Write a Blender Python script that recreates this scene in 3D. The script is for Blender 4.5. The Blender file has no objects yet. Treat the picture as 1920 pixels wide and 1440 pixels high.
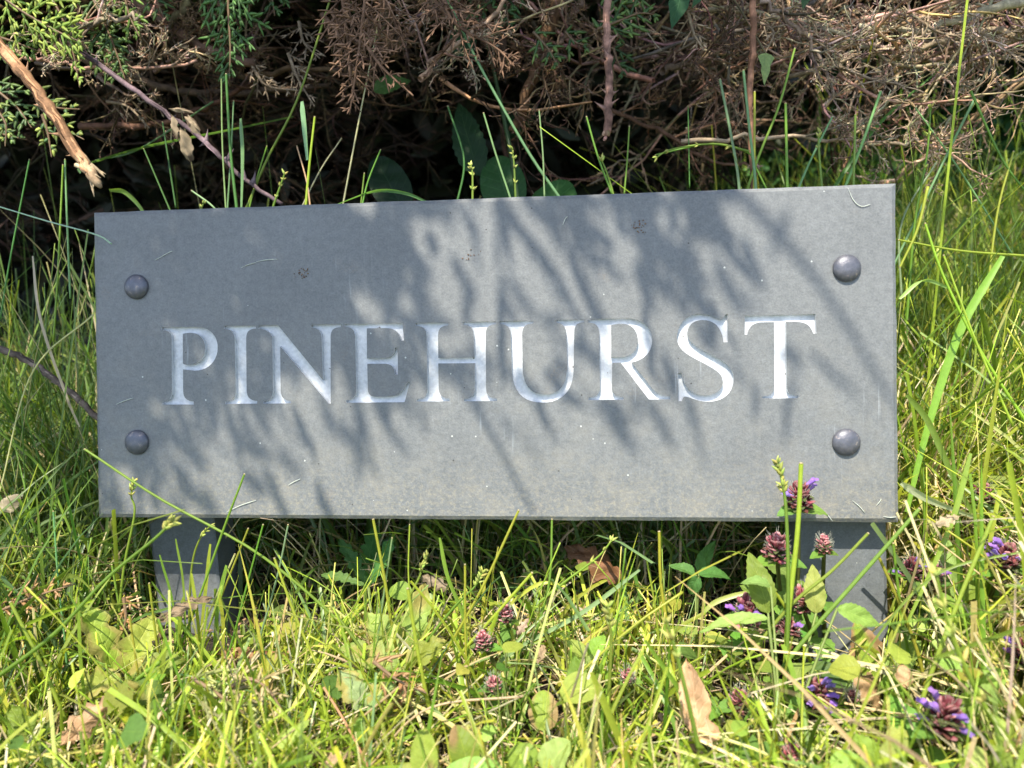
import bpy, math, random
import numpy as np
from mathutils import Matrix, Vector
from mathutils.geometry import delaunay_2d_cdt

# ---------------------------------------------------------------- frame of the sign
TILT = math.radians(12.0)
CT, ST = math.cos(TILT), math.sin(TILT)
ZC = 0.171                       # height of the middle of the slate panel
PW, PH = 0.46, 0.1829            # panel width, height
RC = np.array([[0.99469901, -0.01219895, -0.10210319],
               [0.0115108, 0.99990691, -0.00732619],
               [0.10218305, 0.00611207, 0.99474684]])
CP = np.array([0.06558201, -0.01162026, 0.43328624])
FPX = 1442.0

def w(p):                        # panel frame (right, up, out) -> world
    p = np.asarray(p, float)
    x, y, z = p[..., 0], p[..., 1], p[..., 2]
    return np.stack([x, y*ST - z*CT, ZC + y*CT + z*ST], -1)
def wv(p):
    p = np.asarray(p, float)
    x, y, z = p[..., 0], p[..., 1], p[..., 2]
    return np.stack([x, y*ST - z*CT, y*CT + z*ST], -1)
def pl(px, py, d=0.0):           # point of the photo at distance d in front of the panel, in the panel frame
    px, py, d = np.broadcast_arrays(np.asarray(px, float), np.asarray(py, float), np.asarray(d, float))
    r = np.stack([(px-960)/FPX, (720-py)/FPX, -np.ones_like(px)], -1) @ RC
    s = (d - CP[2]) / r[..., 2]
    return CP + r*s[..., None]
def U(px, py, d=0.0): return w(pl(px, py, d))
CAMW = w(CP)

# ---------------------------------------------------------------- camera, sky, sun
scene = bpy.context.scene
cd = bpy.data.cameras.new('camera'); cam = bpy.data.objects.new('camera', cd)
scene.collection.objects.link(cam); scene.camera = cam
ax = [wv(RC[i]) for i in range(3)]
M = Matrix.Identity(4)
for i in range(3):
    for j in range(3): M[j][i] = ax[i][j]
    M[i][3] = CAMW[i]
cam.matrix_world = M
cd.sensor_width = 36; cd.lens = 36*FPX/1920; cd.clip_start = 0.01; cd.clip_end = 200
cd.dof.use_dof = True; cd.dof.focus_distance = 0.445; cd.dof.aperture_fstop = 9.5

EL, AZ = math.radians(61), math.radians(15)
SUN = np.array([-math.sin(AZ)*math.cos(EL), -math.cos(AZ)*math.cos(EL), math.sin(EL)])   # towards the sun
world = bpy.data.worlds.new('World'); scene.world = world; world.use_nodes = True
nt = world.node_tree; bg = nt.nodes['Background']
sky = nt.nodes.new('ShaderNodeTexSky'); sky.sky_type = 'NISHITA'; sky.sun_disc = False
sky.sun_elevation = EL; sky.sun_rotation = math.atan2(SUN[0], SUN[1])
nt.links.new(sky.outputs[0], bg.inputs[0]); bg.inputs[1].default_value = 0.15
ld = bpy.data.lights.new('sun', 'SUN'); ld.energy = 3.6; ld.angle = math.radians(0.53); ld.color = (1.0, 0.93, 0.80)
sun = bpy.data.objects.new('sun', ld); scene.collection.objects.link(sun)
sun.rotation_euler = Vector(SUN).to_track_quat('Z', 'Y').to_euler(); sun.location = (0, 0, 3)
vs = scene.view_settings; vs.view_transform = 'Standard'; vs.look = 'None'; vs.gamma = 1; vs.use_curve_mapping = False
vs.exposure = 1.38
scene.cycles.max_bounces = 8; scene.cycles.diffuse_bounces = 4; scene.cycles.transparent_max_bounces = 4
scene.cycles.use_denoising = True

# ---------------------------------------------------------------- mesh helpers
def nrm(a): return a/np.maximum(np.linalg.norm(a, axis=-1, keepdims=True), 1e-12)
class Geo:
    def __init__(s): s.v = []; s.q = []; s.t = []; s.c = []; s.l = []; s.n = 0
    def add(s, v, q=None, t=None, col=(.5, .5, .5), lc=None):
        v = np.asarray(v, float).reshape(-1, 3); m = len(v)
        if q is not None and len(q): s.q.append(np.asarray(q, int).reshape(-1, 4)+s.n)
        if t is not None and len(t): s.t.append(np.asarray(t, int).reshape(-1, 3)+s.n)
        s.v.append(v); s.c.append(np.broadcast_to(np.asarray(col, float), (m, 3)))
        s.l.append(np.zeros((m, 3)) if lc is None else np.asarray(lc, float).reshape(-1, 3)); s.n += m
        return s
    def build(s, name, mat, parent=None, smooth=True):
        V = np.concatenate(s.v); Q = np.concatenate(s.q) if s.q else np.zeros((0, 4), int)
        T = np.concatenate(s.t) if s.t else np.zeros((0, 3), int)
        q_ = parent
        while q_ is not None: V = V - np.array(q_.location); q_ = q_.parent
        me = bpy.data.meshes.new(name)
        me.vertices.add(len(V)); me.vertices.foreach_set('co', V.astype(np.float32).ravel())
        idx = np.concatenate([Q.ravel(), T.ravel()]).astype(np.int32)
        me.loops.add(len(idx)); me.loops.foreach_set('vertex_index', idx)
        tot = np.concatenate([np.full(len(Q), 4), np.full(len(T), 3)]).astype(np.int32)
        st = np.concatenate([[0], np.cumsum(tot)[:-1]]).astype(np.int32)
        me.polygons.add(len(tot)); me.polygons.foreach_set('loop_start', st)
        me.polygons.foreach_set('use_smooth', np.full(len(tot), smooth))
        me.update(calc_edges=True)
        a = me.attributes.new('Col', 'FLOAT_COLOR', 'POINT')
        C = np.concatenate(s.c); a.data.foreach_set('color', np.concatenate([C, np.ones((len(C), 1))], 1).astype(np.float32).ravel())
        a = me.attributes.new('lc', 'FLOAT_VECTOR', 'POINT')
        a.data.foreach_set('vector', np.concatenate(s.l).astype(np.float32).ravel())
        me.validate()
        me.materials.append(mat)
        o = bpy.data.objects.new(name, me); scene.collection.objects.link(o)
        if parent is not None: o.parent = parent
        return o

def thing(name, label, cat, loc, group=None):
    o = bpy.data.objects.new(name, None); scene.collection.objects.link(o)
    o.empty_display_size = 0.01
    o.location = tuple(float(k) for k in loc); o['label'] = label; o['category'] = cat
    if group: o['group'] = group
    return o
def tag(o, label, cat, group=None, kind=None):
    if label: o['label'] = label
    if cat: o['category'] = cat
    if group: o['group'] = group
    if kind: o['kind'] = kind
    return o

def percol(c, K, ns):            # colour per item, or per item and ring -> per vertex
    c = np.asarray(c, float)
    if c.ndim == 2: c = c[:, None, :].repeat(K, 1)
    return c[:, :, None, :].repeat(ns, 2).reshape(-1, 3)
def frames(P, ref):
    T = nrm(np.gradient(P, axis=1)); u = nrm(np.cross(T, ref[:, None, :])); return T, u, np.cross(T, u)
def tubes(g, P, R, col, ns=4, rng=None):
    P = np.asarray(P, float); N, K, _ = P.shape
    rng = rng or np.random.default_rng(5)
    R = np.broadcast_to(R, (N, K)); col = np.broadcast_to(col, (N, 3)) if np.ndim(col) < 3 else col
    ref = nrm(rng.normal(size=(N, 3))); T, u, v = frames(P, ref)
    a = np.arange(ns)*2*np.pi/ns
    X = P[:, :, None] + R[:, :, None, None]*(u[:, :, None]*np.cos(a)[None, None, :, None] + v[:, :, None]*np.sin(a)[None, None, :, None])
    i = np.arange(N)[:, None, None]*K*ns; k = np.arange(K-1)[None, :, None]*ns; j = np.arange(ns)[None, None]
    j2 = (j+1) % ns; q = np.stack([i+k+j, i+k+j2, i+k+ns+j2, i+k+ns+j], -1)
    t = np.arange(N)[:, None]*K*ns + (K-1)*ns
    g.add(X, q.reshape(-1, 4), None, percol(col, K, ns))
    # end caps
    if ns == 4:
        cap = np.concatenate([t+0, t+1, t+2, t+3], 1); g.q.append(cap + g.n - N*K*ns)
    elif ns == 3:
        cap = np.concatenate([t+0, t+1, t+2], 1); g.t.append(cap + g.n - N*K*ns)
    else:
        for m in range(1, ns-1):
            g.t.append(np.concatenate([t, t+m, t+m+1], 1) + g.n - N*K*ns)
def ribbons(g, P, Wd, side, col, fold=0.35):
    P = np.asarray(P, float); N, K, _ = P.shape; T = nrm(np.gradient(P, axis=1))
    s = nrm(side[:, None, :] - T*(T*side[:, None, :]).sum(-1, keepdims=True)); n = np.cross(T, s)
    Wd = np.broadcast_to(Wd, (N, K))[..., None]
    X = np.stack([P - s*Wd + n*Wd*fold, P, P + s*Wd + n*Wd*fold], 2)
    i = np.arange(N)[:, None, None]*K*3; k = np.arange(K-1)[None, :, None]*3; j = np.arange(2)[None, None]
    q = np.stack([i+k+j, i+k+j+1, i+k+j+4, i+k+j+3], -1)
    g.add(X, q.reshape(-1, 4), None, percol(np.broadcast_to(col, (N, 3)) if np.ndim(col) < 3 else col, K, 3))
def blobs(g, C, D, L, Wd, Th, col, nu=6, nv=4, tip=None, up=None):   # elongated ellipsoids, pointed when tip
    C = np.asarray(C, float); N = len(C); D = nrm(np.broadcast_to(D, (N, 3)).astype(float))
    r = np.random.default_rng(int(abs(C.sum())*1e5) % 99991)
    ref = nrm(r.normal(size=(N, 3))) if up is None else np.broadcast_to(up, (N, 3))
    a = nrm(np.cross(D, ref)); b = np.cross(D, a)
    L, Wd, Th = [np.broadcast_to(k, (N,)).astype(float) for k in (L, Wd, Th)]
    ph = np.linspace(0, np.pi, nv+2); th = np.arange(nu)*2*np.pi/nu
    zz = (1-np.cos(ph))/2; rr = np.sin(ph)
    if tip: rr = np.sin(np.pi*zz**0.75)**0.9*0.98
    rr = np.maximum(rr, 0.02)
    X = C[:, None, None] + D[:, None, None]*(L[:, None]*zz[None])[:, :, None, None] \
        + a[:, None, None]*(Wd[:, None]*rr[None])[:, :, None, None]*np.cos(th)[None, None, :, None] \
        + b[:, None, None]*(Th[:, None]*rr[None])[:, :, None, None]*np.sin(th)[None, None, :, None]
    K = nv+2
    i = np.arange(N)[:, None, None]*K*nu; k = np.arange(K-1)[None, :, None]*nu; j = np.arange(nu)[None, None]; j2 = (j+1) % nu
    q = np.stack([i+k+j, i+k+j2, i+k+nu+j2, i+k+nu+j], -1)
    g.add(X, q.reshape(-1, 4), None, percol(np.broadcast_to(col, (N, 3)) if np.ndim(col) < 3 else col, K, nu))
def smoothpath(pts, K=12):
    pts = np.asarray(pts, float)
    if len(pts) == 2: return pts[0] + (pts[1]-pts[0])*np.linspace(0, 1, K)[:, None]
    q = np.concatenate([[2*pts[0]-pts[1]], pts, [2*pts[-1]-pts[-2]]]); n = len(pts)-1
    out = []
    for t in np.linspace(0, n-1e-9, K):
        i = int(t); f = t-i; a, b, c, d = q[i:i+4]
        out.append(.5*((2*b)+(c-a)*f+(2*a-5*b+4*c-d)*f*f+(3*b-a-3*c+d)*f**3))
    return np.array(out)
def leafmesh(g, base, dr, nm, L, Wd, col, rng, shape='ovate', curl=.25, fold=.3, crinkle=.03, nt_=15, nu=9, col2=None):
    dr = nrm(np.asarray(dr, float)); nm = np.asarray(nm, float); nm = nrm(nm - dr*(nm@dr)); sd = np.cross(dr, nm)
    t = np.linspace(0, 1, nt_); u = np.linspace(-1, 1, nu)
    if shape == 'ovate': pr = np.sin(np.pi*t**.72)**.8
    elif shape == 'lance': pr = np.sin(np.pi*t**.6)**.9*.95
    elif shape == 'round': pr = np.sin(np.pi*np.clip(t, 0, 1)**.85)**.5
    elif shape == 'lobed':
        nt2 = t*(1-.1*t); pr = np.sin(np.pi*t**.9)**.6*(.5+.5*np.abs(np.sin(nt2*np.pi*3.6))**.7)
    elif shape == 'jag':
        pr = np.sin(np.pi*t**1.25)**.7*(.45+.55*((t*6) % 1))
    elif shape == 'ivy':
        pr = np.interp(t, [0, .03, .15, .3, .42, .55, .8, 1], [.15, .6, 1, .72, .5, .55, .25, 0])
    elif shape == 'oak':
        pr = np.sin(np.pi*t**.8)**.7*(.75+.25*np.sin(t*24))
    ser = 1+.05*np.sign(np.sin(t*60)) if shape in ('ovate', 'lobed') else 1+0*t
    wd = Wd*np.maximum(pr*ser, .02)
    ph = rng.uniform(0, 6.28, 4); TT, UU = np.meshgrid(t, u, indexing='ij')
    ang = curl*TT
    cx = L*np.where(abs(curl) > 1e-3, np.sin(ang)/(curl+1e-9), TT); cz = -L*(1-np.cos(ang))/(curl+1e-9)
    xs = wd[:, None]*UU
    z = cz + fold*np.abs(xs) + crinkle*L*(np.sin(TT*9+ph[0])*np.sin(UU*3+ph[1])*.5+np.sin(TT*19+ph[2]+UU*4)*.3) \
        - .15*Wd*np.maximum(np.sin(TT*24), 0)*np.abs(UU)*.3
    X = np.asarray(base) + cx[..., None]*dr + xs[..., None]*sd + z[..., None]*nm
    X = X + rng.normal(0, .004*L, X.shape)*np.array([1, 1, 1])*(crinkle*20)
    i = np.arange(nt_-1)[:, None]*nu; j = np.arange(nu-1)[None]; q = np.stack([i+j, i+j+1, i+j+nu+1, i+j+nu], -1)
    C = np.broadcast_to(np.asarray(col, float), (nt_, nu, 3)).copy()
    if col2 is not None:
        m = np.clip((np.sin(TT*4+ph[3])+np.sin(UU*3+ph[0])+np.abs(UU)*1.2+TT-1.3), 0, 1)[..., None]; C = C*(1-m)+np.asarray(col2)*m
    g.add(X, q.reshape(-1, 4), None, C.reshape(-1, 3), np.stack([UU, TT, 0*TT], -1))
    return X
def jit(col, n, rng, s=.2, h=.08):
    c = np.asarray(col, float)*np.exp(rng.normal(0, s, (n, 1)))*np.exp(rng.normal(0, h, (n, 3))); return np.clip(c, .002, .9)

# ---------------------------------------------------------------- materials
def newmat(name):
    m = bpy.data.materials.new(name); m.use_nodes = True; n = m.node_tree.nodes; l = m.node_tree.links
    return m, n, l, n['Principled BSDF'], n['Material Output']
def node(n, typ, **k):
    x = n.new(typ)
    for a, b in k.items(): setattr(x, a, b)
    return x
def math_(n, l, op, a, b=None, c=None, clamp=False):
    x = node(n, 'ShaderNodeMath', operation=op, use_clamp=clamp)
    for i, v in enumerate((a, b, c)):
        if v is None: continue
        if isinstance(v, (int, float)): x.inputs[i].default_value = v
        else: l.new(v, x.inputs[i])
    return x.outputs[0]
def mixc(n, l, f, a, b, mode='MIX'):
    x = node(n, 'ShaderNodeMix', data_type='RGBA', blend_type=mode)
    for i, v in ((0, f), (6, a), (7, b)):
        if isinstance(v, (int, float)): x.inputs[i].default_value = v
        elif isinstance(v, tuple): x.inputs[i].default_value = (*v, 1)
        else: l.new(v, x.inputs[i])
    return x.outputs[2]
def noise(n, l, vec, sc, det=4, rough=.55):
    x = node(n, 'ShaderNodeTexNoise'); x.inputs['Scale'].default_value = sc; x.inputs['Detail'].default_value = det
    x.inputs['Roughness'].default_value = rough; l.new(vec, x.inputs['Vector']); return x.outputs['Fac']
def ramp(n, l, f, stops):
    x = node(n, 'ShaderNodeValToRGB'); e = x.color_ramp.elements
    while len(e) < len(stops): e.new(.5)
    for k, (p, c) in zip(e, stops): k.position = p; k.color = (*c, 1) if len(c) == 3 else c
    l.new(f, x.inputs[0]); return x.outputs[0]
def g3(v): return (v, v, v)

def plant_mat(name, trans=.35, rough=.45, spec=.35, veins=False, nscale=600, namp=.35, thin=1.6):
    m, n, l, b, out = newmat(name)
    at = node(n, 'ShaderNodeAttribute', attribute_name='Col'); geo = node(n, 'ShaderNodeNewGeometry')
    nz = noise(n, l, geo.outputs['Position'], nscale, 3)
    f = math_(n, l, 'MULTIPLY_ADD', nz, namp*2, 1-namp)
    if namp > .5: f = math_(n, l, 'MULTIPLY', f, math_(n, l, 'MULTIPLY_ADD', noise(n, l, geo.outputs['Position'], 130, 3), 2.2, -.1))
    c = node(n, 'ShaderNodeVectorMath', operation='SCALE'); l.new(at.outputs['Color'], c.inputs[0]); l.new(f, c.inputs['Scale']); col = c.outputs[0]
    if veins:
        lc = node(n, 'ShaderNodeAttribute', attribute_name='lc'); sp = node(n, 'ShaderNodeSeparateXYZ'); l.new(lc.outputs['Vector'], sp.inputs[0])
        au = math_(n, l, 'ABSOLUTE', sp.outputs[0])
        mid = math_(n, l, 'SUBTRACT', 1, math_(n, l, 'MULTIPLY', au, 14), clamp=True)
        ph = math_(n, l, 'SUBTRACT', math_(n, l, 'MULTIPLY', sp.outputs[1], 7.0), math_(n, l, 'MULTIPLY', au, 1.6))
        fr = math_(n, l, 'ABSOLUTE', math_(n, l, 'SUBTRACT', math_(n, l, 'FRACT', ph), .5))
        sv = math_(n, l, 'SUBTRACT', 1, math_(n, l, 'MULTIPLY', fr, 9), clamp=True)
        ve = math_(n, l, 'MAXIMUM', mid, math_(n, l, 'MULTIPLY', sv, .6))
        lift = node(n, 'ShaderNodeVectorMath', operation='MULTIPLY_ADD'); l.new(col, lift.inputs[0]); lift.inputs[1].default_value = (1.5, 1.4, 1.5); lift.inputs[2].default_value = (.01, .012, .006)
        col = mixc(n, l, math_(n, l, 'MULTIPLY', ve, .8), col, lift.outputs[0])
        bp = node(n, 'ShaderNodeBump'); bp.inputs['Strength'].default_value = .5; bp.inputs['Distance'].default_value = .0006
        l.new(math_(n, l, 'SUBTRACT', math_(n, l, 'MULTIPLY', nz, .5), ve), bp.inputs['Height']); l.new(bp.outputs[0], b.inputs['Normal'])
    l.new(col, b.inputs['Base Color']); b.inputs['Roughness'].default_value = rough; b.inputs['Specular IOR Level'].default_value = spec
    if trans > 0:
        tr = node(n, 'ShaderNodeBsdfTranslucent'); c2 = node(n, 'ShaderNodeVectorMath', operation='MULTIPLY'); l.new(col, c2.inputs[0]); c2.inputs[1].default_value = (thin*1.05, thin*1.1, thin*.45)
        l.new(c2.outputs[0], tr.inputs['Color']); mx = node(n, 'ShaderNodeMixShader'); mx.inputs[0].default_value = trans
        l.new(b.outputs[0], mx.inputs[1]); l.new(tr.outputs[0], mx.inputs[2]); l.new(mx.outputs[0], out.inputs['Surface'])
    return m
M_grass = plant_mat('grass_blade', .38, .38, .45, nscale=250, namp=.25)
M_leaf = plant_mat('broad_leaf', .35, .5, .18, True, 450, .3)
M_straw = plant_mat('dry_straw', .15, .6, .3, nscale=400, namp=.3, thin=1.0)
M_dead = plant_mat('dead_leaf', .2, .6, .25, True, 300, .4, thin=.9)
M_spray = plant_mat('cypress_scale', .15, .45, .35, nscale=500, namp=.4)
M_twig = plant_mat('twig_bark', 0, .8, .2, nscale=700, namp=.55)
M_flower = plant_mat('flower_tissue', .28, .65, .12, nscale=900, namp=.35, thin=1.0)

def slate_mat(name, base, dust=1.0):
    m, n, l, b, out = newmat(name)
    tc = node(n, 'ShaderNodeTexCoord').outputs['Object']
    a = noise(n, l, tc, 22, 5, .6); f1 = noise(n, l, tc, 900, 4, .7); f2 = noise(n, l, tc, 260, 5, .65)
    c = ramp(n, l, a, [(.3, tuple(k*.90 for k in base)), (.5, base), (.72, tuple(k*1.10 for k in base))])
    c = mixc(n, l, 1.0, c, ramp(n, l, f1, [(.3, g3(.80)), (.7, g3(1.20))]), 'MULTIPLY')
    c = mixc(n, l, 1.0, c, ramp(n, l, f2, [(.3, g3(.84)), (.72, g3(1.18))]), 'MULTIPLY')
    sp = node(n, 'ShaderNodeSeparateXYZ'); l.new(tc, sp.inputs[0])
    low = math_(n, l, 'MULTIPLY_ADD', sp.outputs[1], -6.0*dust, .25, clamp=True)
    dm = math_(n, l, 'MULTIPLY', low, math_(n, l, 'MULTIPLY_ADD', noise(n, l, tc, 45, 8, .7), 5, -2.35, clamp=True), clamp=True)
    c = mixc(n, l, math_(n, l, 'MULTIPLY', dm, .38*dust), c, (.30, .26, .18))
    if dust > .5:
        ft = math_(n, l, 'MULTIPLY_ADD', sp.outputs[1], -22.0, -1.05, clamp=True)
        spl = math_(n, l, 'MULTIPLY', ft, math_(n, l, 'MULTIPLY_ADD', noise(n, l, tc, 420, 6, .75), 7, -3.4, clamp=True))
        c = mixc(n, l, math_(n, l, 'MULTIPLY', spl, .55), c, (.33, .29, .20))
        ru = math_(n, l, 'MULTIPLY', math_(n, l, 'MULTIPLY_ADD', noise(n, l, tc, 31, 2), 9, -5.9, clamp=True), math_(n, l, 'MULTIPLY_ADD', noise(n, l, tc, 700, 5, .7), 6, -2.7, clamp=True))
        c = mixc(n, l, math_(n, l, 'MULTIPLY', ru, .45), c, (.26, .19, .12))
    # pale scuffs brushed on the face
    mp = node(n, 'ShaderNodeMapping'); mp.inputs['Rotation'].default_value = (0, 0, .5); mp.inputs['Scale'].default_value = (420, 24, 10); l.new(tc, mp.inputs[0])
    sc = math_(n, l, 'MULTIPLY', math_(n, l, 'MULTIPLY_ADD', noise(n, l, mp.outputs[0], 1, 3, .6), 7, -4.2, clamp=True),
               math_(n, l, 'MULTIPLY_ADD', noise(n, l, tc, 14, 3, .6), 7, -3.9, clamp=True))
    c = mixc(n, l, math_(n, l, 'MULTIPLY', sc, .55), c, (.42, .45, .47))
    # tiny white and black specks
    vo = node(n, 'ShaderNodeTexVoronoi'); vo.inputs['Scale'].default_value = 150; l.new(tc, vo.inputs['Vector'])
    cs = node(n, 'ShaderNodeSeparateColor'); l.new(vo.outputs['Color'], cs.inputs[0])
    dot = math_(n, l, 'MULTIPLY', math_(n, l, 'LESS_THAN', vo.outputs['Distance'], math_(n, l, 'MULTIPLY', cs.outputs[2], .075)), math_(n, l, 'GREATER_THAN', cs.outputs[0], .82))
    c = mixc(n, l, math_(n, l, 'MULTIPLY', dot, .75), c, (.55, .56, .52))
    dk = math_(n, l, 'MULTIPLY', math_(n, l, 'LESS_THAN', vo.outputs['Distance'], .07), math_(n, l, 'LESS_THAN', cs.outputs[0], .12))
    c = mixc(n, l, math_(n, l, 'MULTIPLY', dk, .8), c, (.03, .025, .02))
    l.new(c, b.inputs['Base Color']); l.new(math_(n, l, 'MULTIPLY_ADD', f2, .25, .42), b.inputs['Roughness']); b.inputs['Specular IOR Level'].default_value = .45
    bp = node(n, 'ShaderNodeBump'); bp.inputs['Strength'].default_value = .35; bp.inputs['Distance'].default_value = .0004; l.new(math_(n, l, 'ADD', f1, f2), bp.inputs['Height']); l.new(bp.outputs[0], b.inputs['Normal'])
    return m
M_slate = slate_mat('honed_slate', (.141, .147, .147), .85)
M_stake = slate_mat('slate_stake', (.115, .125, .132), .3)
def paint():
    m, n, l, b, out = newmat('silver_paint'); tc = node(n, 'ShaderNodeTexCoord').outputs['Object']
    f = noise(n, l, tc, 500, 4, .6); c = ramp(n, l, noise(n, l, tc, 60, 4), [(.3, (.43, .445, .46)), (.7, (.57, .58, .585))])
    c = mixc(n, l, 1.0, c, ramp(n, l, f, [(.3, g3(.85)), (.65, g3(1.1))]), 'MULTIPLY')
    c = mixc(n, l, math_(n, l, 'GREATER_THAN', noise(n, l, tc, 330, 2), .74), c, (.12, .11, .10))
    l.new(c, b.inputs['Base Color']); b.inputs['Roughness'].default_value = .5
    bp = node(n, 'ShaderNodeBump'); bp.inputs['Strength'].default_value = .5; bp.inputs['Distance'].default_value = .0004; l.new(f, bp.inputs['Height']); l.new(bp.outputs[0], b.inputs['Normal'])
    return m
M_paint = paint()
def capmat():
    m, n, l, b, out = newmat('screw_cap'); tc = node(n, 'ShaderNodeTexCoord').outputs['Object']
    c = ramp(n, l, noise(n, l, tc, 300, 5, .6), [(.35, (.085, .088, .105)), (.6, (.12, .12, .138)), (.68, (.26, .22, .20))])
    l.new(c, b.inputs['Base Color']); b.inputs['Metallic'].default_value = .35; b.inputs['Roughness'].default_value = .42
    bp = node(n, 'ShaderNodeBump'); bp.inputs['Strength'].default_value = .5; bp.inputs['Distance'].default_value = .0004; l.new(noise(n, l, tc, 420, 5, .7), bp.inputs['Height']); l.new(bp.outputs[0], b.inputs['Normal']); return m
M_cap = capmat()
def soil():
    m, n, l, b, out = newmat('soil'); tc = node(n, 'ShaderNodeTexCoord').outputs['Object']
    c = ramp(n, l, noise(n, l, tc, 60, 8, .7), [(.3, (.012, .009, .006)), (.55, (.035, .025, .016)), (.8, (.09, .07, .045))])
    l.new(c, b.inputs['Base Color']); b.inputs['Roughness'].default_value = .95
    bp = node(n, 'ShaderNodeBump'); bp.inputs['Distance'].default_value = .004; l.new(noise(n, l, tc, 200, 6), bp.inputs['Height']); l.new(bp.outputs[0], b.inputs['Normal']); return m
M_soil = soil()

# ---------------------------------------------------------------- ground
def sm(a, b, x): t = np.clip((x-a)/(b-a), 0, 1); return t*t*(3-2*t)
def gz(x, y):
    x, y = np.asarray(x, float), np.asarray(y, float)
    return .006*np.sin(x*21+1)*np.cos(y*17)+.003*np.sin(x*47+y*39) + .10*sm(.25, 1.2, y) + .10*sm(.1, .9, y)*sm(.1, .6, x) + .5*sm(1.2, 4, y)
def axis_pts(): return np.unique(np.concatenate([np.linspace(-12, -.9, 24), np.linspace(-.9, .9, 110), np.linspace(.9, 12, 24)]))
xs = axis_pts(); X, Y = np.meshgrid(xs, xs, indexing='ij'); n_ = len(xs)
i = np.arange(n_-1)[:, None]*n_; j = np.arange(n_-1)[None]
ground = Geo().add(np.stack([X, Y, gz(X, Y)-.004], -1), np.stack([i+j, i+j+n_, i+j+n_+1, i+j+1], -1).reshape(-1, 4)).build('ground', M_soil)
tag(ground, None, None, kind='structure')

# ---------------------------------------------------------------- the sign
LET = {}   # outlines traced as real letter shapes: zoom coordinates, lines 'L' and cubics 'C'
LET['P'] = (280, [[(85, 205), (345, 205), 'C', (440, 206), (492, 270), (492, 352), 'C', (492, 450), (420, 518), (330, 518), (243, 509), (243, 650), 'C', (243, 712), (262, 736), (320, 740), (320, 762), (95, 762), (95, 742), 'C', (148, 738), (162, 715), (163, 650), (160, 280), 'C', (158, 240), (135, 228), (85, 226)],
                  [(241, 254), 'C', (260, 246), (285, 244), (305, 246), 'C', (370, 252), (402, 300), (402, 355), 'C', (402, 420), (365, 466), (300, 476), 'C', (275, 480), (255, 476), (241, 468)]])
LET['I'] = (280, [[(538, 197), (768, 194), (768, 214), 'C', (712, 218), (698, 240), (697, 290), (700, 655), 'C', (702, 710), (722, 733), (777, 736), (777, 755), (547, 758), (547, 740), 'C', (600, 737), (620, 718), (622, 665), (614, 290), 'C', (611, 240), (592, 222), (538, 217)]])
LET['N'] = (280, [[(780, 194), (925, 190), (1250, 588), (1240, 280), 'C', (1236, 232), (1215, 210), (1165, 207), (1165, 187), (1378, 184), (1378, 204), 'C', (1320, 207), (1306, 228), (1305, 280), (1306, 755), (1292, 755), (942, 342), (945, 655), 'C', (947, 710), (965, 731), (1018, 734), (1018, 753), (820, 756), (820, 738), 'C', (870, 735), (888, 712), (890, 655), (885, 270), 'C', (860, 235), (835, 217), (780, 214)]])
LET['E'] = (280, [[(1407, 182), (1822, 177), (1834, 301), (1814, 302), 'C', (1795, 232), (1765, 213), (1700, 211), (1566, 213), (1567, 431), (1690, 430), 'C', (1745, 429), (1765, 402), (1769, 352), (1787, 352), (1791, 546), (1771, 546), 'C', (1762, 488), (1742, 469), (1690, 468), (1569, 468), (1573, 655), 'C', (1578, 698), (1598, 707), (1645, 707), (1730, 705), 'C', (1795, 703), (1828, 665), (1858, 602), (1877, 602), (1838, 745), (1416, 749), (1416, 731), 'C', (1465, 728), (1488, 708), (1491, 655), (1482, 270), 'C', (1477, 225), (1457, 204), (1407, 201)]])
LET['H'] = (740, [[(150, 174), (388, 171), (388, 191), 'C', (332, 194), (312, 215), (312, 270), (314, 427), (575, 424), (568, 260), 'C', (565, 212), (547, 189), (490, 186), (490, 166), (731, 163), (731, 184), 'C', (672, 187), (655, 207), (655, 260), (658, 648), 'C', (660, 698), (682, 715), (737, 718), (737, 736), (499, 739), (499, 720), 'C', (553, 717), (576, 698), (578, 645), (577, 464), (314, 466), (317, 648), 'C', (320, 698), (343, 715), (396, 718), (396, 738), (158, 741), (158, 722), 'C', (210, 719), (233, 702), (236, 648), (230, 270), 'C', (227, 217), (207, 197), (150, 194)]])
LET['U'] = (740, [[(755, 161), (998, 157), (998, 178), 'C', (937, 181), (918, 202), (918, 260), (920, 480), 'C', (922, 620), (975, 690), (1080, 690), 'C', (1190, 690), (1240, 620), (1243, 480), (1236, 250), 'C', (1232, 202), (1215, 176), (1162, 173), (1162, 153), (1366, 149), (1366, 169), 'C', (1310, 172), (1292, 192), (1292, 250), (1288, 520), 'C', (1283, 668), (1200, 748), (1065, 748), 'C', (910, 748), (846, 655), (843, 500), (835, 250), 'C', (831, 205), (810, 184), (755, 181)]])
LET['R'] = (1080, [[(87, 152), (170, 145), (380, 142), 'C', (485, 145), (548, 215), (548, 300), 'C', (548, 385), (490, 440), (402, 458), (545, 640), 'C', (585, 688), (620, 700), (680, 702), (680, 724), (525, 726), (322, 460), (261, 462), (258, 645), 'C', (262, 692), (287, 706), (342, 707), (342, 727), (90, 730), (90, 711), 'C', (145, 708), (170, 692), (173, 640), (168, 240), 'C', (163, 195), (142, 173), (87, 171)],
                   [(254, 190), 'C', (300, 178), (340, 178), (365, 184), 'C', (420, 198), (446, 250), (446, 305), 'C', (444, 372), (400, 415), (335, 420), (254, 422)]])
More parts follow.
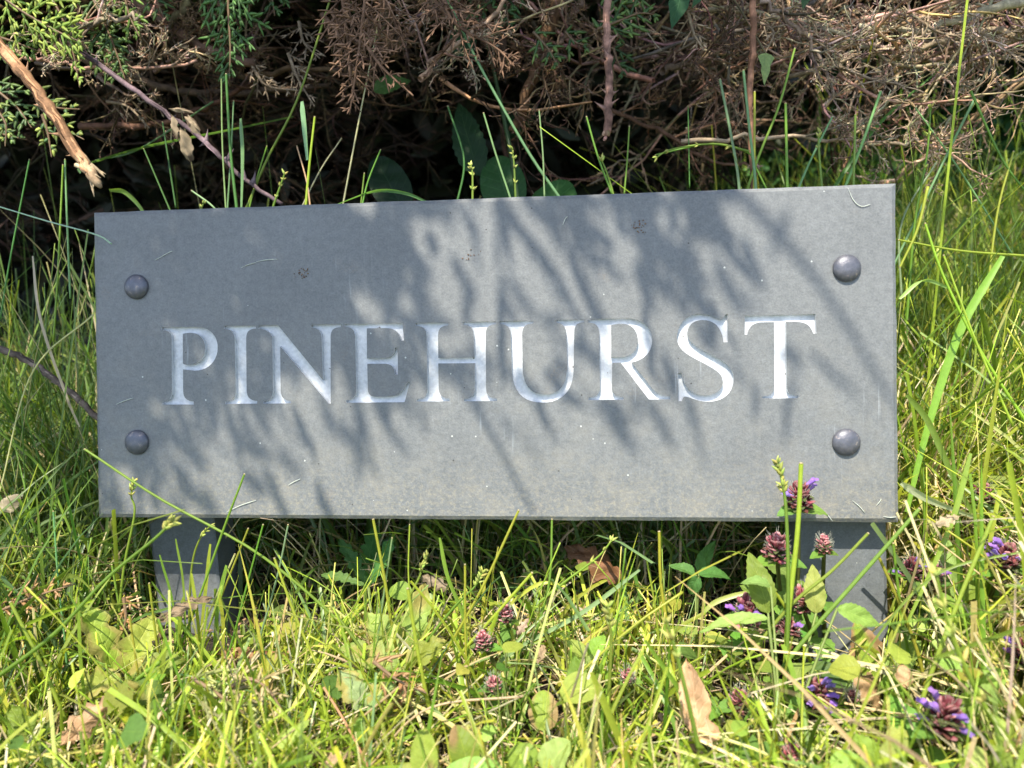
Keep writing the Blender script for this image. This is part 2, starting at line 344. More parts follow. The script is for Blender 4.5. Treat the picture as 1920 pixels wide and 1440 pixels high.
LET['S'] = (1080, [[(1074, 115), (1091, 110), (1094, 313), (1063, 313), 'C', (1050, 210), (1000, 153), (910, 153), 'C', (840, 153), (800, 200), (803, 255), 'C', (808, 308), (870, 345), (950, 390), 'C', (1050, 442), (1135, 480), (1136, 572), 'C', (1136, 680), (1060, 742), (950, 742), 'C', (880, 742), (815, 706), (785, 704), 'C', (770, 705), (768, 722), (763, 738), (739, 738), (735, 536), (758, 535), 'C', (775, 640), (840, 697), (930, 697), 'C', (1010, 697), (1058, 650), (1058, 602), 'C', (1055, 540), (1010, 515), (930, 470), 'C', (830, 415), (727, 380), (727, 280), 'C', (730, 180), (800, 109), (890, 108), 'C', (960, 108), (1015, 146), (1040, 152), 'C', (1058, 150), (1066, 132), (1074, 115)]])
LET['T'] = (1080, [[(1216, 122), (1724, 110), (1733, 250), (1708, 251), 'C', (1690, 190), (1650, 168), (1590, 166), (1513, 166), (1518, 638), 'C', (1522, 680), (1545, 695), (1605, 696), (1605, 716), (1342, 718), (1342, 701), 'C', (1400, 698), (1425, 688), (1428, 638), (1426, 168), (1330, 170), 'C', (1270, 175), (1240, 210), (1236, 258), (1213, 260)]])
def outline(tok, off):
    pts = []; k = 0
    while k < len(tok):
        if tok[k] == 'C':
            p0 = np.array(pts[-1], float); a, b, c = [np.array(q, float) for q in tok[k+1:k+4]]
            for t in np.linspace(0, 1, 11)[1:]: pts.append(tuple((1-t)**3*p0+3*(1-t)**2*t*a+3*(1-t)*t*t*b+t**3*c))
            k += 4
        else: pts.append(tok[k]); k += 1
    out = []
    for p in pts:
        if not out or math.dist(p, out[-1]) > 2: out.append(p)
    if math.dist(out[0], out[-1]) < 3: out.pop()
    a = np.array(out, float)/3.84; a[:, 0] += off; a[:, 1] += 560
    return pl(a[:, 0], a[:, 1])[:, :2]
def inside(pts, poly):
    x, y = pts[:, 0], pts[:, 1]; r = np.zeros(len(pts), bool); n = len(poly)
    for i in range(n):
        (x1, y1), (x2, y2) = poly[i], poly[(i+1) % n]
        c = ((y1 > y) != (y2 > y)) & (x < (x2-x1)*(y-y1)/(y2-y1+1e-15)+x1); r ^= c
    return r
sign = thing('house_sign', 'rectangular grey slate name sign carved PINEHURST, propped on two slate stakes in the grass', 'house sign', w((0, 0, 0)))
sign.rotation_euler = (0, 0, 0)
def to_local(o):                 # give a part the panel's own axes so its surface pattern follows the stone
    Mx = Matrix(((1, 0, 0, 0), (0, ST, -CT, 0), (0, CT, ST, 0), (0, 0, 0, 1)))
    o.data.transform(Mx.inverted()); o.matrix_basis = Mx
CH, TH, DEP = .0022, .016, .0027
ow, oh = PW/2, PH/2
rect = [(-ow+CH, -oh+CH), (ow-CH, -oh+CH), (ow-CH, oh-CH), (-ow+CH, oh-CH)]
contours = {k: [outline(c, off) for c in cs] for k, (off, cs) in LET.items()}
V2 = [Vector(p) for p in rect]; E2 = [(i, (i+1) % 4) for i in range(4)]
for k, cs in contours.items():
    for c in cs:
        s = len(V2); V2 += [Vector(p) for p in c]; E2 += [(s+i, s+(i+1) % len(c)) for i in range(len(c))]
for gx in np.linspace(-ow+.01, ow-.01, 24):
    for gy in np.linspace(-oh+.008, oh-.008, 10): V2.append(Vector((gx+.0003*math.sin(gy*999), gy)))
vv, ee, ff, *_ = delaunay_2d_cdt(V2, E2, [], 0, 1e-7)
vv = np.array([tuple(a) for a in vv]); tri = np.array([f for f in ff if len(f) == 3], int)
cen = vv[tri].mean(1); owner = np.full(len(tri), -1)
for n_i, (k, cs) in enumerate(contours.items()):
    m = inside(cen, cs[0])
    for c in cs[1:]: m &= ~inside(cen, c)
    owner[m] = n_i
v3 = np.concatenate([vv, np.zeros((len(vv), 1))], 1)
def subset(t): u_, inv = np.unique(t, return_inverse=True); return u_, inv.reshape(t.shape)
g = Geo(); u_, t_ = subset(tri[owner < 0]); g.add(w(v3[u_]), None, t_)
# chamfer, edges and back; the outline is subdivided and slightly uneven like sawn stone
rg = np.random.default_rng(3)
def ring(inset, z, n=(46, 18)):
    a, b = ow-inset, oh-inset; p = []
    p += [(x, -b) for x in np.linspace(-a, a, n[0])[:-1]]; p += [(a, y) for y in np.linspace(-b, b, n[1])[:-1]]
    p += [(x, b) for x in np.linspace(a, -a, n[0])[:-1]]; p += [(-a, y) for y in np.linspace(b, -b, n[1])[:-1]]
    return np.array([(x, y, z) for x, y in p])
r0, r1, r2 = ring(CH, 0), ring(0, -.0014), ring(0, -TH)
r1[:, :2] += rg.normal(0, .00013, (len(r1), 2)); nr = len(r0)
i = np.arange(nr); i2 = (i+1) % nr
g.add(w(np.concatenate([r0, r1])), np.stack([i, i2, i2+nr, i+nr], 1)[:, ::-1])
g.add(w(np.concatenate([r1, r2])), np.stack([i, i2, i2+nr, i+nr], 1)[:, ::-1])
g.add(w(np.array([(-ow, -oh, -TH), (ow, -oh, -TH), (ow, oh, -TH), (-ow, oh, -TH)])), [[0, 3, 2, 1]])
to_local(g.build('panel', M_slate, sign, False))
for n_i, (k, cs) in enumerate(contours.items()):
    g = Geo(); u_, t_ = subset(tri[owner == n_i]); f = v3[u_].copy(); f[:, 2] = -DEP; g.add(w(f), None, t_)
    for c in cs:
        m = len(c); top = np.concatenate([c, np.zeros((m, 1))], 1); bot = top.copy(); bot[:, 2] = -DEP
        q = np.arange(m); q2 = (q+1) % m; g.add(w(np.concatenate([top, bot])), np.stack([q, q2, q2+m, q+m], 1))
    o = g.build('letter', M_paint, sign, False); to_local(o); o['label'] = 'carved and silver painted letter ' + k
for px, py in ((257, 538), (258, 829), (1587, 503), (1586, 829)):
    c = pl(px, py); prof = [(.0073, 0), (.0074, .0008), (.0073, .0014), (.0069, .0020), (.0058, .0029), (.0043, .0036), (.0025, .0040), (.0011, .0041), (.0004, .00405)]
    a = np.arange(40)*2*np.pi/40; P = np.array([[(c[0]+r*math.cos(t), c[1]+r*math.sin(t), z) for t in a] for r, z in prof])
    i = np.arange(len(prof)-1)[:, None]*40; j = np.arange(40)[None]; q = np.stack([i+j, i+(j+1) % 40, i+40+(j+1) % 40, i+40+j], -1)
    g = Geo().add(w(P), q.reshape(-1, 4)); top = (len(prof)-1)*40
    g.t.append(np.array([[top, top+m, top+m+1] for m in range(1, 39)])); to_local(g.build('screw_cap', M_cap, sign))
def stake(tl, tr, br, bl, th, back=.0006):
    P = pl(*np.array([tl, tr, br, bl]).T, -TH-back); f = P.copy(); b_ = f.copy(); b_[:, 2] -= th; c = (.0015)
    cc = f[:, :2].mean(0); fi = f.copy(); fi[:, :2] = cc+(f[:, :2]-cc)*np.array([1-c/.02, 1-c/.06]); f2 = f.copy(); f2[:, 2] -= .001
    g = Geo(); g.add(w(np.concatenate([fi, f2, b_])), [[3, 2, 1, 0]]+[[i, (i+1) % 4, (i+1) % 4+4, i+4] for i in range(4)]+[[i+4, (i+1) % 4+4, (i+1) % 4+8, i+8] for i in range(4)]+[[8, 9, 10, 11]])
    o = g.build('stake', M_stake, sign, False); to_local(o)
    return o
stake((268, 900), (394, 900), (432, 1330), (318, 1330), .026, .022)['label'] = 'left stake leaning inwards, in the shade of the panel'
stake((1497, 900), (1660, 900), (1669, 1330), (1497, 1330), .022)['label'] = 'right stake, sunlit below a straight shadow edge'

# pale clippings and hairs stuck on the stone
CL = [([(290, 488), (303, 481), (315, 474), (323, 471)], 'short pale clipping stuck on the stone above the upper left screw cap'),
      ([(452, 502), (466, 496), (480, 492)], 'left one of two tiny white clippings stuck near the top of the letter N'),
      ([(480, 491), (500, 487), (520, 486)], 'right one of two tiny white clippings stuck near the top of the letter N'),
      ([(218, 758), (232, 752), (250, 746)], 'faint curved clipping stuck on the stone between the left screw caps'),
      ([(540, 910), (550, 904), (563, 898)], 'white clipping stuck low on the stone under the letters I and N'),
      ([(425, 960), (450, 948), (480, 938)], 'long straight scratch-like clipping near the bottom left edge'),
      ([(1590, 352), (1600, 375), (1615, 387), (1632, 383)], 'hooked white hair stuck at the top right corner of the stone'),
      ([(1598, 938), (1612, 950), (1622, 962)], 'thin hair stuck near the bottom right corner of the stone'),
      ([(1643, 948), (1650, 940), (1652, 935)], 'tiny straw chip stuck by the bottom right corner'),
      ([(1656, 968), (1668, 970), (1682, 969)], 'short white fibre at the lower right corner'),
      ([(1055, 422), (1060, 410), (1064, 406)], 'tiny hair on the upper middle of the stone above the letter U'),
      ([(1525, 950), (1540, 955), (1552, 966), (1562, 978)], 'curled white hair trailing from the purple flower on the stone')]
for pts, lab in CL:
    p = np.array(pts, float); P = smoothpath(U(p[:, 0], p[:, 1], .0006), 10); g = Geo()
    tubes(g, P[None], np.interp(np.linspace(0, 1, 10), [0, .3, .8, 1], [.00008, .00018, .0002, .0001])[None], (.62, .66, .58), 4)
    tag(g.build('grass_clipping', M_straw), lab, 'clipping', 'dry clippings stuck to the stone')
# brown crumbs of dirt in two small clusters and singly
rg = np.random.default_rng(8)
for (cx, cy, n, sp), lab in (((1200, 427, 26, 7), 'cluster of rusty dirt crumbs near the top right of the stone'), ((568, 512, 22, 6), 'cluster of rusty dirt crumbs above the letters N and E'),
                             ((880, 480, 10, 9), 'faint scatter of tan crumbs above the letter H')):
    g = Geo(); P = U(cx+rg.normal(0, sp, n), cy+rg.normal(0, sp*.8, n), .0001)
    blobs(g, P, wv(np.array([(0, 0, 1.)])).repeat(n, 0), .0004, rg.uniform(.0002, .0006, n), rg.uniform(.0002, .0005, n), jit((.15, .085, .045), n, rg)); tag(g.build('dirt_cluster', M_twig), lab, 'dirt', None, 'stuff')

# ---------------------------------------------------------------- plant builders
GRN = (.19, .27, .035); YEL = (.25, .33, .045); DRK = (.055, .13, .028); STR = (.46, .37, .20); BLU = (.10, .21, .09)
def stemgeo(g, pts, r0, r1, col, K=14, ns=5): P = smoothpath(pts, K); tubes(g, P[None], np.linspace(r0, r1, K)[None], np.asarray(col)[None] if np.ndim(col) == 1 else col, ns); return P

def self_heal(head, base, size, nfl, lab, rng, leaves=2, lean=None, tone=1.0):
    size = size*.88; head, base = np.asarray(head, float), np.asarray(base, float); t = thing('self_heal', lab, 'flower', base, 'self heal flowers in the grass')
    up = nrm((head-base)*.45+np.array([0, 0, .05])+(np.zeros(3) if lean is None else np.asarray(lean)))
    g = Geo(); mid = base*.5+head*.5+rng.normal(0, .002, 3); stemgeo(g, [base, mid, head], .0013, .0011, (.12, .13, .035)); g.build('stem', M_grass, t)
    a = nrm(np.cross(up, rng.normal(size=3))); b = np.cross(up, a); h = .0115*size; nw = 5
    g = Geo(); fl = []
    for k in range(nw):
        f = k/(nw-1); n = 8-k//2*1; rad = .0062*size*(1-.50*f**2.2)
        for m in range(n):
            th = 2*np.pi*(m+.5*(k % 2))/n+rng.normal(0, .1); o = a*math.cos(th)+b*math.sin(th)
            c0 = head+up*h*f*.8+o*rad*.45; dr = nrm(o*(.95-.55*f)+up*(.62+.6*f)+rng.normal(0, .3, 3))
            col = np.array((.19, .045, .055))*tone*math.exp(rng.normal(0, .35)); tipc = np.array((.42, .20, .20))*tone*math.exp(rng.normal(0, .3)); bc = np.array((.14, .18, .06))
            L = rng.uniform(.0050, .0068)*size
            cc = np.array([bc, bc*.5+col*.5, col, col, tipc, tipc*.8])[None]
            blobs(g, c0[None], dr[None], L*rng.uniform(.8, 1.15), .0027*size*rng.uniform(.7, 1.15), .0007*size, cc, 7, 4, up=up)
            if k < 4: # green hairy bract under each calyx
                leafmesh(g, c0-up*.0012*size, nrm(o+up*.25), up, .0062*size, .0023*size, (.10, .12, .045) if rng.random() < .7 else (.13, .05, .04), rng, 'ovate', .4, .3, .02, 6, 5)
            fl.append((c0+dr*L*.75, nrm(dr*.9+o*.5), o, k))
    tipP = head+up*h; blobs(g, (tipP-up*.0045*size)[None]+rng.normal(0, .0018*size, (7, 3)), nrm(up+rng.normal(0, .45, (7, 3))), .0048*size, .0017*size, .0013*size, jit((.24, .07, .085), 7, rng)*tone, 6, 4)
    n = 130; hh = nrm(rng.normal(size=(n, 3))); c = head+up*h*rng.uniform(0, .9, (n, 1))+hh*.0055*size      # fine pale hairs
    tubes(g, np.stack([c, c+hh*.0012+up*.0006, c+hh*.0022+up*.0016], 1), np.array([[.00010, .00008, .00003]]).repeat(n, 0), np.array([(.5, .5, .42)]).repeat(n, 0), 3)
    hd = g.build('flower_head', M_flower, t)
    toC = nrm(CAMW-head); cand = [f for f in fl if f[2]@toC > -.35]; rng.shuffle(cand)
    for c0, dr, o, k in cand[:nfl]:
        g = Geo(); V = jit((.33, .19, .60), 1, rng, .15)[0]; fs = size; size_ = size*.78; P = smoothpath([c0-dr*.002, c0+dr*.003*size_, c0+dr*.0055*size_+up*.001], 6)
        tubes(g, P[None], np.array([[.0007, .0009, .0012, .0015, .0015, .0009]])*size, np.array([V*1.1+.1, V*1.1+.06, V, V, V, V*.8])[None], 7)
        e = P[-1]; leafmesh(g, e-dr*.001, nrm(dr+up*.35), up, .0042*size_, .0021*size_, V*.8, rng, 'round', 1.4, -.9, .02, 8, 7)
        leafmesh(g, e-dr*.0008, nrm(dr*.8-up*.9), up, .0036*size_, .0020*size_, V*1.1+.05, rng, 'lobed', .8, .2, .04, 8, 7)
        g.build('floret', M_flower, hd)
    for k in range(leaves):
        g = Geo(); f = [.97, .97, .55, .55, .25, .25][k]; s = (-1)**k; p = base+(head-base)*f
        ang = rng.uniform(-.5, .5)+(1.57 if k//2 % 2 else 0); o = nrm(np.array([math.cos(ang)*s, math.sin(ang)*s*.6-.25, rng.uniform(-.1, .45)]))
        L = rng.uniform(.014, .019)*size*(1 if k < 2 else 1.35)
        leafmesh(g, p, o, (0, -.25, 1), L, L*.33, jit((.15, .27, .05), 1, rng, .12)[0], rng, 'ovate', rng.uniform(.2, .9), .25, .015)
        g.build('leaf', M_leaf, t)
    return t

def seedstalk(pts, d, nsp, lab, rng, r=.0006, name='sedge_stalk', span=.3, col=GRN, scol=(.36, .38, .09), size=1.0):
    p = np.array(pts, float); dd = np.broadcast_to(d, (len(p),)); W_ = U(p[:, 0], p[:, 1], dd)     # first point = tip
    W_ = W_[::-1]; t = thing(name, lab, 'sedge', W_[0], 'sedge stalks with seed heads')
    g = Geo(); P = smoothpath(W_, 24); tubes(g, P[None], np.linspace(r*1.2, r*.6, 24)[None], jit(col, 1, rng, .1), 5); g.build('stem', M_grass, t)
    g = Geo(); D = np.gradient(P, axis=0)
    for k in range(nsp):
        f = 23*(1-span*(k/max(nsp-1, 1))); i0 = min(int(f), 22); c = P[i0]+(P[i0+1]-P[i0])*(f-i0); dr = nrm(D[i0])
        m = 5; o = nrm(np.cross(dr, rng.normal(size=(m, 3)))); sz = size*rng.uniform(.8, 1.15)
        blobs(g, np.repeat(c[None], m, 0)-dr*.0008, nrm(dr*.9+o*rng.uniform(.4, 1.1, (m, 1))), rng.uniform(.0025, .0045, m)*sz, .00075*sz, .0007*sz, jit(scol, m, rng), 6, 4, tip=True)
    g.build('seed_head', M_straw, t); return t

def flatspray(g, pts, width, rng, col, tipcol, dens=1.0, plane=None, thick=.00145, under=.12):
    """a flattened cypress spray: axis, side branchlets, sub-branchlets, scale leaves"""
    P = smoothpath(pts, 40); L = np.linalg.norm(np.diff(P, axis=0), axis=1).sum(); D = np.gradient(P, axis=0)
    n = max(int(L/.0050*dens), 4); pn = nrm(np.array(plane if plane is not None else wv((.1, .1, 1.)), float))
    segs = []; colr = []
    for k in range(n):
        f = .04+.96*k/n; i0 = min(int(f*39), 38); c = P[i0]; dr = nrm(D[i0]); sd = nrm(np.cross(pn, dr))*(-1)**k
        l1 = width*min(1, 1.25*(1-f)+.12)*rng.uniform(.7, 1.1); a1 = rng.uniform(.75, 1.05)
        b = nrm(dr*math.cos(a1)+sd*math.sin(a1)+pn*rng.normal(0, under)); droop = dr*.3+rng.normal(0, .1, 3)
        n2 = max(int(l1/.0043*dens), 2)
        for m in range(n2):
            g2 = m/n2; cc = c+l1*(b*g2+droop*g2*g2*.5); bd = nrm(b+droop*g2)
            segs.append((cc, bd, l1/n2*1.25)); colr.append(g2)
            s2 = nrm(np.cross(pn, bd))*(-1)**m; l2 = max(l1*.42*(1-g2*.7), .003)*rng.uniform(.6, 1.1); b2 = nrm(bd*.75+s2*.65+pn*rng.normal(0, under))
            n3 = max(int(l2/.0031), 1)
            for q in range(n3):
                c3 = cc+b2*l2*q/n3; segs.append((c3, nrm(b2+rng.normal(0, .08, 3)), l2/n3*1.3)); colr.append(min(1, g2*.5+.5*(q+1)/n3))
                if n3 > 1 and q % 2 == 0:
                    s3 = nrm(np.cross(pn, b2))*(1 if rng.random() < .5 else -1)
                    segs.append((c3, nrm(b2*.8+s3*.6), .0042)); colr.append(.9)
    C = np.array([s[0] for s in segs]); Dd = np.array([s[1] for s in segs]); LL = np.array([s[2] for s in segs]); f = np.array(colr)[:, None]
    N = len(C); cl = (np.asarray(col)*(1-f**2)+np.asarray(tipcol)*f**2)*np.exp(rng.normal(0, .18, (N, 1)))
    blobs(g, C, Dd, LL*1.3, thick*rng.uniform(.8, 1.2, N), thick*.55, cl, 4, 2, tip=True, up=pn)
    return P
def twigs(polys, base, dr, L, r, rng, depth, wig=.16, kids=5, grav=None):
    K = 8; P = [np.asarray(base, float)]; d = nrm(np.asarray(dr, float))
    for k in range(K-1):
        d = nrm(d+rng.normal(0, wig, 3)+(grav if grav is not None else 0)); P.append(P[-1]+d*L/(K-1))
    P = np.array(P); polys.append((P, r, r*.45, depth))
    if depth > 0:
        for k in range(kids):
            i0 = rng.integers(1, K-1); dd = nrm(P[i0+1]-P[i0]); o = nrm(np.cross(dd, rng.normal(size=3)))
            twigs(polys, P[i0], nrm(dd*.8+o*.75), L*rng.uniform(.3, .6), r*.6, rng, depth-1, wig, kids, grav)
def addtwigs(g, polys, col, rng, ns=4, spurs=0):
    P = np.array([p[0] for p in polys]); R = np.array([np.linspace(p[1], p[2], P.shape[1]) for p in polys])
    R = R*rng.uniform(.8, 1.25, R.shape); tubes(g, P, R, jit(col, len(P), rng, .42, .12), ns, rng)
    if spurs:
        T = [p for p in polys if p[3] == 0]; 
        if not T: return
        A = np.array([p[0] for p in T]); n = len(A)
        for k in range(spurs):
            f = rng.uniform(0, 6.99, n); i0 = f.astype(int); c = A[np.arange(n), i0]+(A[np.arange(n), i0+1]-A[np.arange(n), i0])*(f-i0)[:, None]
            dd = nrm(A[np.arange(n), i0+1]-A[np.arange(n), i0]); o = nrm(np.cross(dd, rng.normal(size=(n, 3))))
            blobs(g, c, nrm(dd*.9+o*.8), rng.uniform(.0015, .005, n), .0005, .0004, jit(np.array(col)*1.15, n, rng, .3), 4, 1, tip=True)

# ---------------------------------------------------------------- hedge
hedge = thing('conifer_hedge', 'cypress hedge of bare brown twigs and green sprays over the dark hollow', 'hedge', (0, .5, .1))
BRN = (.17, .105, .06); GRY = (.30, .225, .15); RED = (.20, .115, .07); DEEP_SHADE = (.04, .025, .015)
rh = np.random.default_rng(21)
def upx(pts, d): p = np.array(pts, float); return U(p[:, 0], p[:, 1], np.broadcast_to(d, (len(p),)))
BR = [([(180, -60), (270, 10), (375, 85), (480, 120)], -.12, .0050, (.13, .085, .045)), ([(365, -70), (345, 10), (318, 50)], -.115, .0034, (.15, .10, .055)),
      ([(110, 55), (180, 42), (262, 30)], -.05, .0022, GRY), ([(0, 85), (60, 110), (115, 118), (240, 128), (370, 118)], -.09, .0016, GRY),
      ([(1060, -60), (1035, 40), (1010, 110), (985, 190), (960, 250)], -.15, .0052, (.15, .085, .045)), ([(1100, -20), (1060, 60), (1015, 110)], -.14, .0025, (.2, .13, .08)),
      ([(880, -60), (935, 40), (945, 130)], -.13, .0036, (.11, .065, .035)), ([(790, 155), (815, 110), (870, 75), (940, 10), (965, -50)], -.10, .0022, GRY),
      ([(2000, -20), (1850, 22), (1790, 40), (1700, 60), (1610, 50)], -.12, .0030, (.42, .33, .23)), ([(2000, 110), (1860, 60), (1720, 90), (1600, 110), (1480, 140)], -.16, .0028, GRY),
      ([(1430, 0), (1480, 40), (1520, 80), (1560, 160), (1538, 215)], -.10, .0016, GRY), ([(1300, 20), (1450, 30), (1570, 60), (1700, 125), (1800, 118)], -.13, .0018, GRY),
      ([(1280, 265), (1430, 258), (1560, 262), (1680, 270), (1745, 262)], -.09, .0015, (.30, .22, .14)), ([(1240, 130), (1320, 110), (1375, 60)], -.11, .0026, (.11, .07, .045)),
      ([(1470, 70), (1600, 80), (1740, 110), (1850, 95)], -.2, .0025, GRY), ([(1120, 200), (1250, 250), (1330, 300), (1420, 310)], -.22, .0018, BRN),
      ([(150, 240), (330, 225), (480, 150)], -.18, .003, (.10, .06, .035)), ([(370, 122), (470, 142), (600, 130), (760, 160)], -.2, .0028, (.12, .075, .04)),
      ([(160, 110), (300, 160), (420, 175), (620, 160)], -.26, .004, (.08, .05, .03)), ([(600, 30), (700, 90), (800, 40), (860, -20)], -.16, .0022, BRN)]
for pts, d, r, c in BR:
    g = Geo(); W_ = upx(pts, d); P = smoothpath(W_, 22); P = P+rh.normal(0, .0012, P.shape)
    tubes(g, P[None], (np.linspace(r, r*.6, 22)*rh.uniform(.88, 1.15, 22))[None], jit(c, 1, rh, .08), 8)
    polys = []
    for k in range(9):
        i0 = rh.integers(2, 20); dd = nrm(P[i0+1]-P[i0]); o = nrm(np.cross(dd, rh.normal(size=3))); twigs(polys, P[i0], nrm(dd*.8+o*.7), rh.uniform(.02, .06), .0009, rh, 2, .2, 4)
    addtwigs(g, polys, np.array(c)*1.0, rh, 4, 5)
    g.build('branch', M_twig, hedge)
# tangle of thin dead twigs, dense above on the right
g = Geo(); polys = []
for k in range(58):          # front, mostly upper right
    px, py = rh.uniform(1180, 2050), rh.uniform(-140, 230); py -= max(0, (1500-px)*.1)
    if px > 1700: py = rh.uniform(-140, 130)
    twigs(polys, U(px, py, -rh.uniform(.1, .42)), nrm(np.array([rh.choice([-1, 1])*rh.uniform(.4, 1), rh.normal(0, .5), rh.uniform(-.5, .25)])), rh.uniform(.08, .20), rh.uniform(.0009, .0023), rh, 2, .19, 5)
addtwigs(g, polys, (.30, .205, .13), rh, 4, 8); tag(g.build('twig_tangle', M_twig, hedge), 'pale dead twigs at the upper right', None, None, 'stuff')
g = Geo(); polys = []
for k in range(140):          # all over the top, brown with some of the hollow's shade in it
    px, py = rh.uniform(-150, 1700), rh.uniform(-160, 260)
    if rh.random() < (py-20)/200: continue
    twigs(polys, U(px, py, -rh.uniform(.12, .5)), nrm(np.array([rh.choice([-1, 1])*rh.uniform(.2, 1), rh.normal(0, .5), rh.uniform(-.8, .3)])), rh.uniform(.05, .16), rh.uniform(.0010, .0024), rh, 2, .16, 4)
addtwigs(g, polys, (.10, .062, .036), rh, 3, 4); tag(g.build('twig_tangle', M_twig, hedge), 'brown twigs under the hedge', None, None, 'stuff')
g = Geo(); polys = []
for k in range(150):          # deep inside, the hollow's shade put into the twig colour
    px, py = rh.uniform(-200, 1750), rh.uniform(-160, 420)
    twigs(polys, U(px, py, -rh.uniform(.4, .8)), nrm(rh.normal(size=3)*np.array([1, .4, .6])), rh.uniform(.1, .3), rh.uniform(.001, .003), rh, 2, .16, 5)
addtwigs(g, polys, DEEP_SHADE, rh, 3, 0); tag(g.build('twig_tangle', M_twig, hedge), 'twigs deep in the hollow with its shade in their colour', None, None, 'stuff')
# green sprays
G1, G2 = (.04, .085, .024), (.17, .26, .055); Y1, Y2 = (.12, .20, .03), (.46, .52, .10)  # G tones darkened for shaded sprays, Y tones brightened for sunlit ones
SP = [([(432, -90), (428, 0), (432, 90), (430, 150)], -.055, .036, G1, (.10, .21, .05)),
      ([(-40, -40), (40, 20), (110, 60), (155, 80)], -.03, .030, Y1, Y2), ([(60, -60), (110, 20), (135, 90), (150, 165)], -.035, .020, Y1, Y2),
      ([(150, -50), (190, 30), (215, 90), (235, 150)], -.06, .022, G1, G2), ([(230, -50), (240, 20), (262, 70)], -.05, .020, Y1, G2),
      ([(-30, 60), (30, 80), (70, 95)], -.05, .022, Y1, G2), ([(170, 60), (200, 110), (230, 160)], -.08, .018, G1, G2),
      ([(-30, 150), (30, 200), (60, 240)], -.05, .020, G1, G2), ([(60, 170), (100, 200), (150, 205)], -.03, .013, G1, Y2), ([(70, 195), (110, 235), (158, 262)], -.02, .013, G1, Y2),
      ([(80, 215), (90, 250), (97, 295)], -.02, .011, G1, Y2), ([(-20, 190), (10, 230), (10, 275)], -.03, .010, G1, Y2), ([(-40, 230), (0, 250), (50, 262)], -.06, .014, G1, G2),
      ([(1120, 55), (1160, 40), (1200, 25), (1240, 30)], -.07, .018, G1, G2), ([(1130, 30), (1155, 60), (1172, 85)], -.075, .012, G1, G2), ([(1160, -60), (1165, 0), (1150, 40)], -.08, .020, G1, G2),
      ([(1000, 60), (1030, 95), (1048, 128)], -.08, .014, G1, G2), ([(960, -60), (950, 0), (955, 60)], -.12, .022, G1, (.08, .16, .04)), ([(1060, 60), (1080, 80), (1110, 85)], -.1, .012, G1, G2),
      ([(1150, 90), (1160, 120), (1175, 145)], -.12, .014, G1, (.06, .12, .03)), ([(880, -60), (900, 0), (890, 50)], -.16, .02, G1, (.08, .16, .04)),
      ([(300, -80), (290, -20), (310, 40)], -.10, .022, G1, G2), ([(520, -70), (510, -20), (515, 30)], -.08, .02, G1, (.10, .2, .05))]
for pts, d, wd, c1, c2 in SP:
    g = Geo(); pn = nrm(np.array([0, -1., .2])+rh.normal(0, .3, 3)); P = flatspray(g, upx(pts, d), wd, rh, c1, c2, 1.0, pn)
    tubes(g, P[None], np.linspace(.0012, .0004, 40)[None], np.array([(.16, .10, .05)]), 5); g.build('green_spray', M_spray, hedge)
DS = [([(690, -60), (680, 40), (668, 130), (655, 215)], -.06, .030), ([(640, -20), (650, 60), (660, 160)], -.07, .020), ([(690, 90), (720, 130), (775, 180)], -.055, .014),
      ([(700, -40), (740, 40), (760, 90)], -.08, .024), ([(820, -40), (850, 40), (930, 90), (965, 125)], -.07, .026), ([(790, -60), (830, 20), (900, 60)], -.08, .02), ([(620, 20), (640, 60), (650, 110)], -.08, .012),
      ([(870, 50), (820, 110), (790, 155)], -.09, .010), ([(1290, 20), (1300, 60), (1320, 95)], -.07, .012), ([(1420, 40), (1450, 60), (1435, 100)], -.09, .012),
      ([(540, 100), (560, 150), (590, 200)], -.1, .014), ([(470, 120), (500, 160), (560, 170)], -.12, .014), ([(200, 190), (240, 200), (280, 240)], -.12, .014), ([(560, 40), (570, 80), (600, 110)], -.12, .02),
      ([(1560, 120), (1640, 150), (1700, 160)], -.1, .018), ([(1700, 20), (1760, 60), (1830, 70)], -.1, .02), ([(1840, 60), (1880, 90), (1930, 120)], -.1, .02), ([(1500, 40), (1560, 90), (1640, 110)], -.13, .02)]
for k, (pts, d, wd) in enumerate(DS):
    d = d+.03 if k < 8 else d; g = Geo(); c = RED if k < 8 else GRY; pn = nrm(np.array([0, -1., .2])+rh.normal(0, .4, 3)); P = flatspray(g, upx(pts, d), wd, rh, np.array(c)*.7, np.array(c)*1.3, 1.25, pn, .00075, .45)
    tubes(g, P[None], np.linspace(.0013, .0005, 40)[None], np.array([c])*.8, 5); g.build('dead_spray', M_twig, hedge)
# leafy mass of the hedge: back wall and roof of the hollow, and branches reaching out over the sign
def leafmass(g, C, rng, L=.03, wd=.004, col=(.03, .06, .018), dirn=None):
    N = len(C); D = nrm(rng.normal(size=(N, 3))+(np.array([0, 0, -.3]) if dirn is None else dirn)); K = 4
    P = C[:, None]+D[:, None]*(np.linspace(-.5, .5, K)[None, :, None]*(L*rng.uniform(.6, 1.3, (N, 1, 1))))
    ribbons(g, P, np.array([.35, 1, .9, .1])[None]*wd*rng.uniform(.6, 1.3, (N, 1)), nrm(rng.normal(size=(N, 3))), jit(col, N, rng, .35), .3)
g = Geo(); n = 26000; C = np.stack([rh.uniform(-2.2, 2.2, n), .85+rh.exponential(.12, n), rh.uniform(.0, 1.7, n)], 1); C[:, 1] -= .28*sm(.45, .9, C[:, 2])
C = C[~((C[:, 0] > .32+.2*rh.random(n)) & (C[:, 2] < .42))]; leafmass(g, C, rh, .06, .010, (.018, .022, .012))  # back leaves near black: darkness of the hollow is in their colour
